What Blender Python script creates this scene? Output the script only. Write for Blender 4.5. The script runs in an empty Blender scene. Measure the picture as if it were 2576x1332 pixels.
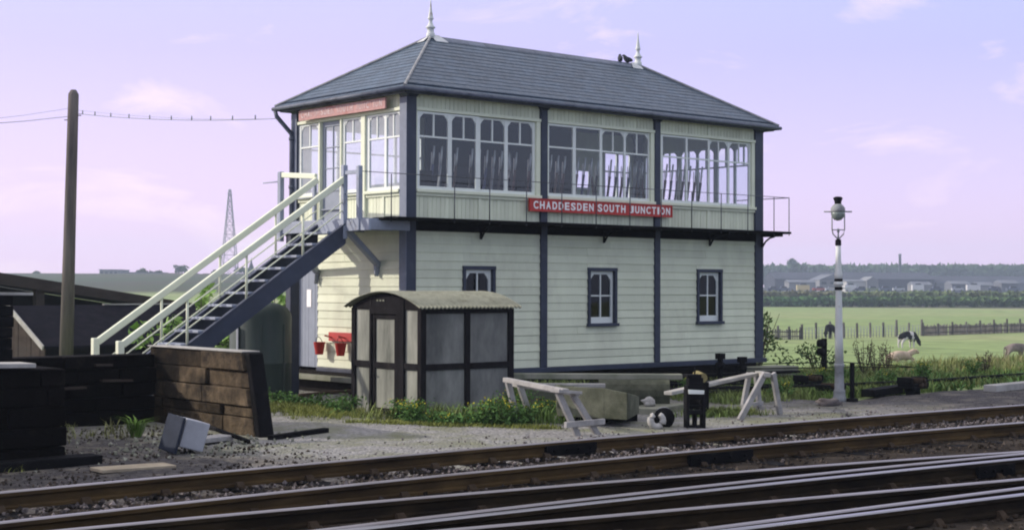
import bpy, math, random
import numpy as np
from mathutils import Vector, Matrix, Euler, noise as mnoise
S = bpy.context.scene
COL = S.collection
R = random.Random(7)

# ------------------------------------------------------------------ camera
CAM = Vector((-15.27, -20.61, 1.484)); YAW, PITCH, ROLL, FPX = .7068, .0143, .0027, 3801.8
IW, IH = 2576.0, 1332.0
def _axes():
    cy, sy, cp, sp, cr, sr = math.cos(YAW), math.sin(YAW), math.cos(PITCH), math.sin(PITCH), math.cos(ROLL), math.sin(ROLL)
    f = Vector((sy*cp, cy*cp, sp)); r = Vector((cy, -sy, 0)); u = r.cross(f)
    return r*cr + u*sr, u*cr - r*sr, f
AX_R, AX_U, AX_F = _axes()
def U(px, py, x=None, y=None, z=None, d=None):
    """the place in the world seen at a photo position (2576 wide), on a known plane or at a known distance"""
    v = AX_F + AX_R*((px-IW/2)/FPX) - AX_U*((py-IH/2)/FPX)
    if z is not None: t = (z-CAM.z)/v.z
    elif y is not None: t = (y-CAM.y)/v.y
    elif x is not None: t = (x-CAM.x)/v.x
    else: t = d
    return CAM + v*t
cd = bpy.data.cameras.new("Camera"); cam = bpy.data.objects.new("Camera", cd); COL.objects.link(cam)
m = Matrix((AX_R, AX_U, -AX_F)).transposed().to_4x4(); m.translation = CAM; cam.matrix_world = m
cd.sensor_fit = 'HORIZONTAL'; cd.sensor_width = 36; cd.lens = 36*FPX/IW
cd.clip_start = .1; cd.clip_end = 20000
S.camera = cam

# ------------------------------------------------------------------ sky, sun, exposure
SUN_TRAVEL = Vector((1, -1.08, -.70)).normalized()
SUN_EL = math.asin(-SUN_TRAVEL.z); SUN_AZ = math.atan2(-SUN_TRAVEL.x, -SUN_TRAVEL.y)
w = bpy.data.worlds.new("World"); S.world = w; w.use_nodes = True
nt = w.node_tree; nt.nodes.clear(); N = nt.nodes.new; L = nt.links.new
def wmath(op, a, b=None, c=None, clamp=False):
    n = N('ShaderNodeMath'); n.operation = op; n.use_clamp = clamp
    for i, q in enumerate((a, b, c)):
        if q is None: continue
        if isinstance(q, (int, float)): n.inputs[i].default_value = q
        else: L(q, n.inputs[i])
    return n.outputs[0]
def wmix(f, a, b, mode='MIX'):
    n = N('ShaderNodeMix'); n.data_type = 'RGBA'; n.blend_type = mode
    for i, q in ((0, f), (6, a), (7, b)):
        if isinstance(q, (int, float)): n.inputs[i].default_value = q
        elif isinstance(q, tuple): n.inputs[i].default_value = (*q, 1)
        else: L(q, n.inputs[i])
    return n.outputs[2]
sky = N('ShaderNodeTexSky'); sky.sky_type = 'NISHITA'; sky.sun_disc = False
sky.sun_elevation = SUN_EL; sky.sun_rotation = SUN_AZ
sky.air_density = 1.0; sky.dust_density = 1.2; sky.ozone_density = 1.5
geo = N('ShaderNodeNewGeometry'); sep = N('ShaderNodeSeparateXYZ'); tc = N('ShaderNodeTexCoord')
L(tc.outputs['Generated'], sep.inputs[0])
el = wmath('MAXIMUM', sep.outputs[2], 0.0)
# thin high overcast: pinkish at the horizon, bluer higher up, overhead brightened as added fill
t1 = wmath('MULTIPLY', el, 4.6, clamp=True)
veil = wmix(t1, (1.14, .79, 1.14), (.58, .565, 1.05))
t4 = wmath('MULTIPLY_ADD', sep.outputs[0], 1.9, -1.05, clamp=True)
t4 = wmath('MULTIPLY', t4, t1)
veil = wmix(t4, veil, (.41, .52, 1.03))
t2 = wmath('MULTIPLY_ADD', el, 1.05, -.16, clamp=True)
veil = wmix(t2, veil, (1.55, 1.52, 1.50))
# cloud wisps, stretched along the horizon
mp = N('ShaderNodeMapping'); L(tc.outputs['Generated'], mp.inputs[0]); mp.inputs['Rotation'].default_value = (0, .25, .6)
mp.inputs['Scale'].default_value = (2.6, 2.6, 8.5)
nz = N('ShaderNodeTexNoise'); nz.inputs['Scale'].default_value = 2.6; nz.inputs['Detail'].default_value = 7
nz.inputs['Roughness'].default_value = .55; nz.inputs['Distortion'].default_value = .5
L(mp.outputs[0], nz.inputs[0])
cl = wmath('MULTIPLY_ADD', nz.outputs[0], 6.5, -3.68, clamp=True)
cl = wmath('MULTIPLY', cl, .75)
veil = wmix(cl, veil, (1.28, .98, 1.17))
# the clear, bluer half of the sky away from the sun (behind the camera), with the added overhead fill
t3 = wmath('MULTIPLY_ADD', sep.outputs[1], -1.6, .35, clamp=True)
veil = wmix(t3, veil, (.50, .60, .92))
veil = wmix(wmath('MULTIPLY_ADD', el, 1.05, -.16, clamp=True), veil, (1.55, 1.52, 1.50))
nsk = wmix(1.0, sky.outputs[0], (.050, .042, .045), 'MULTIPLY')
tot = wmix(1.0, nsk, wmix(1.0, veil, (.735, .725, .745), 'MULTIPLY'), 'ADD')
bg = N('ShaderNodeBackground'); bg.inputs[1].default_value = 1.0; L(tot, bg.inputs[0])
ow = N('ShaderNodeOutputWorld'); L(bg.outputs[0], ow.inputs[0])
sl = bpy.data.lights.new("sun", 'SUN'); sl.energy = 3.6; sl.angle = math.radians(.8); sl.color = (1, .92, .82)
so = bpy.data.objects.new("sun", sl); COL.objects.link(so)
so.rotation_euler = SUN_TRAVEL.to_track_quat('-Z', 'Y').to_euler()
S.view_settings.view_transform = 'Standard'; S.view_settings.look = 'None'
S.view_settings.exposure = 0.12; S.view_settings.gamma = 1; S.view_settings.use_curve_mapping = False
try:
    S.cycles.transparent_max_bounces = 24; S.cycles.max_bounces = 6; S.cycles.volume_bounces = 0; S.cycles.filter_width = 2.0
except Exception: pass

# ------------------------------------------------------------------ materials
MATS = {}
def mat(name, col, rough=.75, var=.18, scale=4.0, bump=0.0, bscale=60.0, col2=None, c2scale=2.0, c2at=.55, c2w=.08,
        tone=0.0, metal=0.0, stretch=(1, 1, 1), spec=.5, bdist=.01):
    if name in MATS: return MATS[name]
    m = bpy.data.materials.new(name); m.use_nodes = True; t = m.node_tree; n = t.nodes; l = t.links
    b = n['Principled BSDF']; b.inputs['Roughness'].default_value = rough; b.inputs['Metallic'].default_value = metal
    b.inputs['Specular IOR Level'].default_value = spec if rough < .7 else min(spec, .05)
    tc = n.new('ShaderNodeTexCoord'); mp = n.new('ShaderNodeMapping'); l.new(tc.outputs['Object'], mp.inputs[0])
    mp.inputs['Scale'].default_value = stretch
    def nz(sc, det=6, ro=.6):
        q = n.new('ShaderNodeTexNoise'); q.inputs['Scale'].default_value = sc; q.inputs['Detail'].default_value = det
        q.inputs['Roughness'].default_value = ro; l.new(mp.outputs[0], q.inputs[0]); return q.outputs[0]
    def mix(f, a, c, mode='MIX'):
        q = n.new('ShaderNodeMix'); q.data_type = 'RGBA'; q.blend_type = mode
        for i, z in ((0, f), (6, a), (7, c)):
            if isinstance(z, (int, float)): q.inputs[i].default_value = z
            elif isinstance(z, tuple): q.inputs[i].default_value = (*z, 1)
            else: l.new(z, q.inputs[i])
        return q.outputs[2]
    def rng(f, a, c, d0=0., d1=1.):
        q = n.new('ShaderNodeMapRange'); q.inputs[1].default_value = a; q.inputs[2].default_value = c
        q.inputs[3].default_value = d0; q.inputs[4].default_value = d1; l.new(f, q.inputs[0]); return q.outputs[0]
    lo = tuple(max(0, c*(1-var)) for c in col); hi = tuple(min(1, c*(1+var)) for c in col)
    c = mix(rng(nz(scale), .3, .7), lo, hi)
    if col2 is not None:
        c = mix(rng(nz(c2scale, 8, .65), c2at-c2w, c2at+c2w), c, col2)
    if tone:
        a = n.new('ShaderNodeAttribute'); a.attribute_name = 'tone'
        g = rng(a.outputs['Fac'], 0, 1, 1-tone, 1+tone)
        q = n.new('ShaderNodeVectorMath'); q.operation = 'SCALE'; l.new(c, q.inputs[0]); l.new(g, q.inputs['Scale']); c = q.outputs[0]
    l.new(c, b.inputs['Base Color'])
    l.new(rng(nz(scale*3), .3, .7, max(.05, rough-.1), min(1, rough+.1)), b.inputs['Roughness'])
    if bump:
        bp = n.new('ShaderNodeBump'); bp.inputs['Strength'].default_value = bump; bp.inputs['Distance'].default_value = bdist
        l.new(nz(bscale, 5), bp.inputs['Height']); l.new(bp.outputs[0], b.inputs['Normal'])
    MATS[name] = m; return m
def glass_mat(name, tint=(.93, .95, .97), refl=1.0):
    m = bpy.data.materials.new(name); m.use_nodes = True; t = m.node_tree; n = t.nodes; l = t.links
    n.remove(n['Principled BSDF'])
    tr = n.new('ShaderNodeBsdfTransparent'); tr.inputs[0].default_value = (*tint, 1)
    gl = n.new('ShaderNodeBsdfGlossy'); gl.inputs['Roughness'].default_value = .02
    fr = n.new('ShaderNodeFresnel'); gg = n.new('ShaderNodeNewGeometry'); io = n.new('ShaderNodeMapRange')
    io.inputs[3].default_value = 1.62; io.inputs[4].default_value = 1/1.62; l.new(gg.outputs['Backfacing'], io.inputs[0]); l.new(io.outputs[0], fr.inputs[0])
    mu = n.new('ShaderNodeMath'); mu.operation = 'MULTIPLY'; mu.inputs[1].default_value = refl; mu.use_clamp = True
    l.new(fr.outputs[0], mu.inputs[0])
    mx = n.new('ShaderNodeMixShader'); l.new(mu.outputs[0], mx.inputs[0]); l.new(tr.outputs[0], mx.inputs[1]); l.new(gl.outputs[0], mx.inputs[2])
    l.new(mx.outputs[0], n['Material Output'].inputs[0])
    return m

CREAM = mat('cream_paint', (.655, .685, .50), .6, .06, 1.2, .25, 24, (.53, .54, .40), 1.7, .60, .14, tone=.07, stretch=(1, 1, .45))
CREAM2 = mat('cream_trim', (.67, .70, .52), .5, .06, 3, .1, 40, (.52, .53, .40), 3, .68, .1)
PORC = mat('dirty_porcelain', (.38, .37, .34), .6, .15, 9, .3, 40, (.22, .20, .17), 7, .60, .1)
WHITE = mat('white_sash_paint', (.68, .715, .66), .45, .05, 4, .08, 40, (.6, .6, .55), 5, .70, .1)
NAVY = mat('navy_paint', (.018, .026, .050), .5, .2, 3, .1, 30, (.045, .055, .075), 4, .68, .12)
BGREY = mat('blue_grey_paint', (.24, .27, .33), .6, .14, 3, .15, 30, (.13, .12, .11), 5, .66, .08)
DOORG = mat('door_grey_paint', (.22, .25, .30), .55, .1, 4, .1, 30)
BLACKW = mat('tar_and_shade_timber', (.006, .006, .007), .85, .4, 5, .5, 25, (.018, .016, .014), 6, .66, .1)
SLATE = mat('slate', (.042, .072, .104), .50, .18, 5, .25, 40, (.070, .092, .112), 2.0, .66, .1, tone=.16)
LEAD = mat('lead_sheet', (.55, .56, .54), .6, .15, 5, .1)
RIDGE = mat('ridge_tile', (.13, .15, .19), .6, .2, 5, .2, 30, tone=.2)
HIPC = mat('hip_mortar', (.30, .30, .29), .8, .25, 7, .2)
GUTTER = mat('gutter_paint', (.085, .10, .135), .6, .3, 3, .1, 30, (.02, .027, .045), 3, .55, .1)
PANE = glass_mat('window_glass', (.90, .94, .98), 1.5)
def dusty_sheen():  # pale film: dust plus the bright sky reflection put into the colour
    m = glass_mat('dusty_sheen_glass', (.90, .93, .97), 1.2); n = m.node_tree.nodes; l = m.node_tree.links; o = n['Material Output']
    d = n.new('ShaderNodeBsdfDiffuse'); d.inputs[0].default_value = (.62, .68, .74, 1); mx = n.new('ShaderNodeMixShader'); src = o.inputs[0].links[0].from_socket
    tx = n.new('ShaderNodeTexNoise'); tx.inputs['Scale'].default_value = 3; tx.inputs['Detail'].default_value = 5; mr = n.new('ShaderNodeMapRange'); mr.inputs[1].default_value = .3; mr.inputs[2].default_value = .7; mr.inputs[3].default_value = .34; mr.inputs[4].default_value = .50
    tc = n.new('ShaderNodeTexCoord'); l.new(tc.outputs['Object'], tx.inputs[0]); l.new(tx.outputs[0], mr.inputs[0]); l.new(mr.outputs[0], mx.inputs[0]); l.new(src, mx.inputs[1]); l.new(d.outputs[0], mx.inputs[2]); l.new(mx.outputs[0], o.inputs[0]); return m
DUSTY_SHEEN = dusty_sheen()
DGLASS = glass_mat('dirty_glass', (.5, .58, .70), .6)
INNER = mat('interior_board', (.014, .021, .040), .7, .2, 3, .1)  # blue of the sky reflected in the panes put into these boards
REDB = mat('red_paint', (.42, .022, .015), .5, .12, 4, .1, 30)
REDF = mat('faded_red_paint', (.50, .30, .275), .85, .14, 7, .15, 40, (.38, .085, .06), 2.2, .62, .08)
SIGNW = mat('sign_white', (.84, .83, .80), .5, .04, 6)
SIGNF = mat('sign_faded_white', (.64, .54, .52), .85, .10, 9, .1, 30, (.50, .31, .285), 7, .52, .12)
CONC = mat('concrete', (.27, .27, .215), .9, .25, 6, .5, 45, (.10, .115, .07), 3, .56, .14)
CONCP = mat('weathered_panel', (.27, .275, .23), .9, .22, 7, .35, 50, (.12, .125, .105), 3.2, .56, .14, stretch=(1, 1, .22))
CONCP2 = mat('dark_panel', (.215, .22, .20), .9, .2, 7, .3, 50, (.085, .088, .085), 1.9, .53, .16, stretch=(1, 1, .4))  # darker panel tone for the hut's long side and rear
SHEDB = mat('shed_frame_black', (.012, .011, .012), .85, .35, 8, .4, 30, (.05, .044, .038), 6, .66, .1, stretch=(1, 1, .3))
CONC2 = mat('shade_dark_concrete', (.12, .125, .09), .95, .3, 5, .6, 40, (.055, .06, .04), 2.2, .53, .13)  # darker copy of the concrete: shaded sides put into the colour
ASB = mat('lichen_asbestos', (.21, .215, .165), .95, .2, 8, .3, 60, (.15, .15, .11), 5, .60, .08)
GRAVEL = None
RAILTOP = mat('rail_head_steel', (.25, .235, .24), .42, .15, 5, .1, 50, (.13, .105, .09), 8, .64, .1, metal=.7, stretch=(.08, 1, 1))
RAILTOP2 = mat('rail_head_worn', (.29, .285, .30), .32, .12, 5, .1, 50, (.25, .22, .20), 8, .68, .1, metal=.85, stretch=(.08, 1, 1))
RAILWEB = mat('rail_rust', (.080, .051, .021), .9, .3, 7, .4, 40, (.028, .019, .012), 4, .55, .15, stretch=(.25, 1, 1))
RAILWEB2 = mat('rail_dark_rust', (.036, .025, .013), .9, .4, 7, .4, 40, (.012, .009, .007), 3, .52, .15, stretch=(.25, 1, 1))  # darker web rust for the near rails
IRON = mat('black_iron', (.009, .009, .010), .75, .4, 8, .3, 40, (.03, .022, .016), 6, .68, .08)
RUSTIRON = mat('rusty_iron', (.046, .033, .022), .8, .4, 9, .4, 40)
WOODG = mat('grey_wood', (.36, .35, .32), .9, .22, 6, .4, 50, (.20, .19, .17), 4, .60, .12, stretch=(.4, .4, .4))
WOODW = mat('bleached_wood', (.31, .30, .285), .9, .2, 6, .5, 50, (.20, .19, .18), 4, .62, .12)
WOODB = mat('brown_timber', (.048, .038, .032), .9, .3, 5, .5, 40, (.045, .038, .034), 3, .56, .12, stretch=(.3, .3, 1))
POLEM = mat('pole_timber', (.135, .118, .108), .9, .25, 8, .5, 40, (.055, .052, .052), 5, .55, .12, stretch=(1, 1, .08))
STONE = mat('brown_blockwork', (.098, .073, .046), .95, .5, 4, 1.0, 22, (.022, .018, .014), 1.7, .47, .10, tone=.5, bdist=.02)
SHADEBLK = mat('shade_black_stone', (.0035, .003, .003), .95, .5, 6, .9, 24, (.016, .014, .011), 4, .68, .08, tone=.4, bdist=.02)  # stone made near-black: backlit shade put into the base colour
TANKG = mat('dark_green_iron', (.026, .044, .036), .65, .2, 3, .2, 30, (.035, .035, .03), 3, .62, .12, stretch=(1, 1, .3))
GREYM = mat('galvanised_grey', (.20, .22, .25), .6, .15, 5, .15, 40, (.13, .14, .16), 5, .6, .1)
GREYL = mat('galvanised_pale', (.33, .34, .36), .6, .12, 5, .15, 40)
LAMPW = mat('lamp_white_paint', (.56, .585, .55), .6, .1, 5, .2, 40, (.24, .20, .16), 5, .66, .07)
LAMPG = mat('lamp_grey_paint', (.27, .28, .28), .7, .15, 6, .2, 40, (.12, .12, .11), 5, .62, .1)
LEAFG = mat('leaf_green', (.085, .165, .045), .7, .3, 3, tone=.45)
LEAFB = mat('leaf_bright', (.13, .22, .045), .7, .3, 3, tone=.4)
LEAFD = mat('leaf_dark', (.045, .080, .028), .75, .3, 3, tone=.45)
STEM = mat('stem_green', (.09, .11, .04), .8, .2, 3)
FLOWER = mat('yellow_flower', (.50, .43, .04), .7, .15, 9, tone=.2)
GRASSG = mat('grass_green', (.13, .205, .055), .8, .3, .8, tone=.45, col2=(.21, .19, .075), c2scale=.5, c2at=.58, c2w=.2)
GRASSD = mat('grass_dry', (.235, .21, .11), .85, .25, .8, tone=.4, col2=(.15, .19, .06), c2scale=.35, c2at=.52, c2w=.2)
DEADSTEM = mat('dead_stem', (.07, .055, .04), .9, .3, 3, tone=.3)
STONEM = mat('ballast_stone', (.115, .10, .095), .9, .2, 6, .4, 60, tone=.55)
STONED = mat('oily_ballast', (.042, .034, .027), .8, .3, 6, .4, 60, tone=.75)
BRICKD = mat('dark_brick', (.016, .014, .013), .9, .4, 8, .5, 40)

# ------------------------------------------------------------------ mesh builder
class MB:
    def __init__(s): s.v = []; s.f = []; s.sm = []; s.t = []; s.mi = []
    def add(s, v, f, smooth=False, tone=None, mi=0):
        o = len(s.v); s.v += [tuple(p) for p in v]; t = R.random() if tone is None else tone
        for q in f: s.f.append([o+i for i in q]); s.sm.append(smooth); s.t.append(t); s.mi.append(mi)
        return s
    def hexa(s, p, **k):   # 8 points: bottom 4 ccw, top 4 ccw
        return s.add(p, [(3, 2, 1, 0), (4, 5, 6, 7), (0, 1, 5, 4), (1, 2, 6, 5), (2, 3, 7, 6), (3, 0, 4, 7)], **k)
    def box(s, a, b, **k):
        x0, x1 = sorted((a[0], b[0])); y0, y1 = sorted((a[1], b[1])); z0, z1 = sorted((a[2], b[2]))
        return s.hexa([(x0, y0, z0), (x1, y0, z0), (x1, y1, z0), (x0, y1, z0), (x0, y0, z1), (x1, y0, z1), (x1, y1, z1), (x0, y1, z1)], **k)
    def obox(s, c, size, rot=(0, 0, 0), jit=0, **k):
        M = Matrix.Translation(c) @ Euler(rot).to_matrix().to_4x4(); x, y, z = [q/2 for q in size]
        P = [Vector(q) for q in ((-x, -y, -z), (x, -y, -z), (x, y, -z), (-x, y, -z), (-x, -y, z), (x, -y, z), (x, y, z), (-x, y, z))]
        if jit: P = [p+Vector((R.uniform(-jit, jit), R.uniform(-jit, jit), R.uniform(-jit, jit))) for p in P]
        return s.hexa([M @ p for p in P], **k)
    def beam(s, p, q, wd, h, up=(0, 0, 1), **k):
        p, q = Vector(p), Vector(q); d = (q-p).normalized(); up = Vector(up)
        if abs(d.dot(up)) > .98: up = Vector((0, 1, 0))
        sd = d.cross(up).normalized(); u = sd.cross(d).normalized(); a, b = sd*wd/2, u*h/2
        return s.hexa([p-a-b, p+a-b, q+a-b, q-a-b, p-a+b, p+a+b, q+a+b, q-a+b], **k)
    def tube(s, p, q, r0, r1=None, n=10, caps=True, **k):
        return s.path([p, q], [r0, r0 if r1 is None else r1], n, caps, **k)
    def path(s, pts, r, n=8, caps=True, **k):
        pts = [Vector(p) for p in pts]; r = r if isinstance(r, (list, tuple)) else [r]*len(pts); V = []; F = []
        k.setdefault('smooth', True)
        for i, p in enumerate(pts):
            d = (pts[min(i+1, len(pts)-1)]-pts[max(i-1, 0)]).normalized()
            a = Vector((0, 0, 1)) if abs(d.z) < .9 else Vector((1, 0, 0))
            u = d.cross(a).normalized(); w_ = d.cross(u)
            for j in range(n):
                t = 2*math.pi*j/n; V.append(p+u*(math.cos(t)*r[i])+w_*(math.sin(t)*r[i]))
        for i in range(len(pts)-1):
            for j in range(n):
                a = i*n+j; b = i*n+(j+1) % n; F.append((a, b, b+n, a+n))
        if caps: F.append(tuple(range(n-1, -1, -1))); F.append(tuple((len(pts)-1)*n+j for j in range(n)))
        return s.add(V, F, **k)
    def lathe(s, base, prof, n=14, tilt=None, **k):
        base = Vector(base); V = []; F = []; k.setdefault('smooth', True)
        M = tilt or Matrix.Identity(3)
        for r, z in prof:
            for j in range(n):
                t = 2*math.pi*j/n; V.append(base+M @ Vector((r*math.cos(t), r*math.sin(t), z)))
        for i in range(len(prof)-1):
            for j in range(n):
                a = i*n+j; b = i*n+(j+1) % n; F.append((a, b, b+n, a+n))
        F.append(tuple(range(n-1, -1, -1))); F.append(tuple((len(prof)-1)*n+j for j in range(n)))
        return s.add(V, F, **k)
    def prism(s, loop, ext, **k):   # planar loop extruded
        loop = [Vector(p) for p in loop]; e = Vector(ext); n = len(loop)
        V = loop+[p+e for p in loop]
        F = [tuple(range(n-1, -1, -1)), tuple(range(n, 2*n))]+[(i, (i+1) % n, (i+1) % n+n, i+n) for i in range(n)]
        return s.add(V, F, **k)
    def leaf(s, c, sz, nrm=None, asp=1.7, **k):
        c = Vector(c); d = Vector((R.gauss(0, 1), R.gauss(0, 1), R.gauss(0, .7))).normalized()
        e = d.cross(Vector((R.gauss(0, 1), R.gauss(0, 1), R.gauss(0, 1)))).normalized()
        a = d*sz*asp*.5; b = e*sz*.5
        return s.add([c-a, c+b*.8-a*.1, c+a, c-b*.8-a*.1], [(0, 1, 2, 3)], **k)
    def build(s, name, mats, parent=None, loc=None, bevel=0, kind=None):
        me = bpy.data.meshes.new(name)
        o = bpy.data.objects.new(name, me); COL.objects.link(o)
        off = Vector((0, 0, 0))
        if parent is not None:
            o.parent = parent; q = parent
            while q is not None: off += q.location; q = q.parent
        elif loc is not None: off = Vector(loc); o.location = off
        me.from_pydata([(x-off.x, y-off.y, z-off.z) for x, y, z in s.v], [], s.f)
        for mm in (mats if isinstance(mats, (list, tuple)) else [mats]): me.materials.append(mm)
        me.polygons.foreach_set('use_smooth', s.sm); me.polygons.foreach_set('material_index', s.mi)
        at = me.attributes.new('tone', 'FLOAT', 'FACE'); at.data.foreach_set('value', s.t)
        me.update()
        if bevel:
            b = o.modifiers.new('bevel', 'BEVEL'); b.width = bevel; b.segments = 2; b.limit_method = 'ANGLE'
        if kind: o['kind'] = kind
        return o
def tag(o, label, cat, group=None):
    o['label'] = label; o['category'] = cat
    if group: o['group'] = group
    return o
def thing(name, loc, label, cat, group=None):
    o = bpy.data.objects.new(name, None); COL.objects.link(o); o.location = loc; o.empty_display_size = .2
    return tag(o, label, cat, group)
def part(name, mats, parent, fn, bevel=0):
    b = MB(); fn(b); return b.build(name, mats, parent, bevel=bevel)
def copy_tree(o, parent=None):
    c = o.copy(); COL.objects.link(c)
    if parent is not None: c.parent = parent
    for ch in list(o.children): copy_tree(ch, c)
    return c
def _glyph(ch, fatten):
    cu = bpy.data.curves.new('glyph', 'FONT'); cu.body = ch; cu.size = 1; cu.extrude = .02; cu.offset = fatten
    ob = bpy.data.objects.new('glyph', cu); COL.objects.link(ob)
    dg = bpy.context.evaluated_depsgraph_get(); me = bpy.data.meshes.new_from_object(ob.evaluated_get(dg))
    bpy.data.objects.remove(ob); bpy.data.curves.remove(cu)
    V = [tuple(v.co) for v in me.vertices]; F = [tuple(p.vertices) for p in me.polygons]; bpy.data.meshes.remove(me)
    lo = [min(v[i] for v in V) for i in range(3)]; hi = [max(v[i] for v in V) for i in range(3)]
    return [tuple((v[i]-lo[i])/(hi[i]-lo[i]) for i in range(3)) for v in V], F
def lettering(words, width, height, depth, fatten, M, m_, parent):
    wl = lambda c: .42 if c == 'I' else 1.0
    gap, space = .34, .95
    tot = sum(sum(wl(c) for c in w_)+gap*(len(w_)-1) for w_ in words)+space*(len(words)-1); u = width/tot; x = 0
    for w_ in words:
        b = MB()
        for c in w_:
            V, F = _glyph(c, fatten)
            b.add([M @ Vector((x+v[0]*wl(c)*u, v[1]*height, v[2]*depth)) for v in V], F); x += (wl(c)+gap)*u
        x += (space-gap)*u
        b.build('lettering', m_, parent)
def nz(x, y, s=1.0, seed=0): return mnoise.noise(Vector((x*s+seed*17.3, y*s-seed*9.1, seed*3.7)))
def sstep(a, b, x):
    t = min(1, max(0, (x-a)/(b-a))); return t*t*(3-2*t)
G = -.42                      # yard level
RT = -.20                     # top of the rails

# ------------------------------------------------------------------ terrain: one sheet to the horizon, the yard and the track bed on it
def crest(x): return .6+12.5*(1-sstep(-4, 9.5, x))+.5*nz(x, 0, .12, 3)
def tz(x, y):
    dx, dy = x-CAM.x, y-CAM.y; r = math.hypot(dx, dy); az = math.atan2(dx, dy)
    c = crest(x); k = sstep(c, c+7.5, y); k = max(k, sstep(70, 130, x)*0)
    z = -.47+(-3.2+.47)*k
    if k > 0 and r > 60: z += .12*nz(x, y, .02, 1)*k
    h = (1-sstep(.57, .80, az))*sstep(-.6, .1, az)
    z += h*9.6*sstep(160, 690, r)*(1+.10*nz(x, y, .006, 5))
    if r > 380: z += (2.9*sstep(385, 470, r)+1.6*sstep(600, 1100, r))*(1-h)
    return z
NR, NA = 170, 150
rs = [4.0]
while rs[-1] < 1500: rs.append(rs[-1]*(1500/4.0)**(1/NR))
b = MB(); V = []; F = []
for r in rs:
    for j in range(NA+1):
        a = -.75+(2.95)*j/NA; x, y = CAM.x+r*math.sin(a), CAM.y+r*math.cos(a)
        V.append((x, y, tz(x, y)))
for i in range(len(rs)-1):
    for j in range(NA):
        p = i*(NA+1)+j; F.append((p, p+NA+1, p+NA+2, p+1))
b.add(V, F, smooth=True)
def field_material():
    m = bpy.data.materials.new('field_grass'); m.use_nodes = True; t = m.node_tree; n = t.nodes; l = t.links
    bs = n['Principled BSDF']; bs.inputs['Roughness'].default_value = .95; bs.inputs['Specular IOR Level'].default_value = .15
    g = n.new('ShaderNodeNewGeometry')
    def noi(sc, det=5, st=(1, 1, 1)):
        mp = n.new('ShaderNodeMapping'); l.new(g.outputs['Position'], mp.inputs[0]); mp.inputs['Scale'].default_value = st
        q = n.new('ShaderNodeTexNoise'); q.inputs['Scale'].default_value = sc; q.inputs['Detail'].default_value = det; l.new(mp.outputs[0], q.inputs[0]); return q.outputs[0]
    def ramp(f, *st):
        q = n.new('ShaderNodeValToRGB'); e = q.color_ramp.elements
        while len(e) < len(st): e.new(.5)
        for i, (p, c) in enumerate(st): e[i].position = p; e[i].color = (*c, 1)
        l.new(f, q.inputs[0]); return q.outputs[0]
    def mix(f, a, c, mode='MIX'):
        q = n.new('ShaderNodeMix'); q.data_type = 'RGBA'; q.blend_type = mode
        for i, z in ((0, f), (6, a), (7, c)):
            if isinstance(z, (int, float)): q.inputs[i].default_value = z
            else: l.new(z, q.inputs[i])
        return q.outputs[2]
    big = ramp(noi(.012, 6, (1, .55, 1)), (.30, (.165, .235, .08)), (.48, (.20, .26, .095)), (.60, (.25, .27, .125)), (.75, (.19, .235, .085)))
    fine = ramp(noi(.35, 8), (.25, (.72, .72, .72)), (.75, (1.25, 1.25, 1.25)))
    near = mix(1.0, big, fine, 'MULTIPLY')
    # the far slopes: ploughed strips, rough pasture
    strips = ramp(noi(.011, 5, (.35, 1.9, 1)), (.32, (.022, .042, .018)), (.45, (.045, .064, .026)), (.53, (.060, .056, .036)), (.62, (.028, .050, .018)), (.75, (.060, .080, .030)))
    ds = n.new('ShaderNodeVectorMath'); ds.operation = 'DISTANCE'; l.new(g.outputs['Position'], ds.inputs[0]); ds.inputs[1].default_value = tuple(CAM)
    mr = n.new('ShaderNodeMapRange'); l.new(ds.outputs['Value'], mr.inputs[0]); mr.inputs[1].default_value = 350; mr.inputs[2].default_value = 376
    l.new(mix(mr.outputs[0], near, strips), bs.inputs['Base Color'])
    bp = n.new('ShaderNodeBump'); bp.inputs['Strength'].default_value = .5; bp.inputs['Distance'].default_value = .15; l.new(noi(1.5, 6), bp.inputs['Height']); l.new(bp.outputs[0], bs.inputs['Normal'])
    return m
b.build('field', field_material(), kind='structure')

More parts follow.
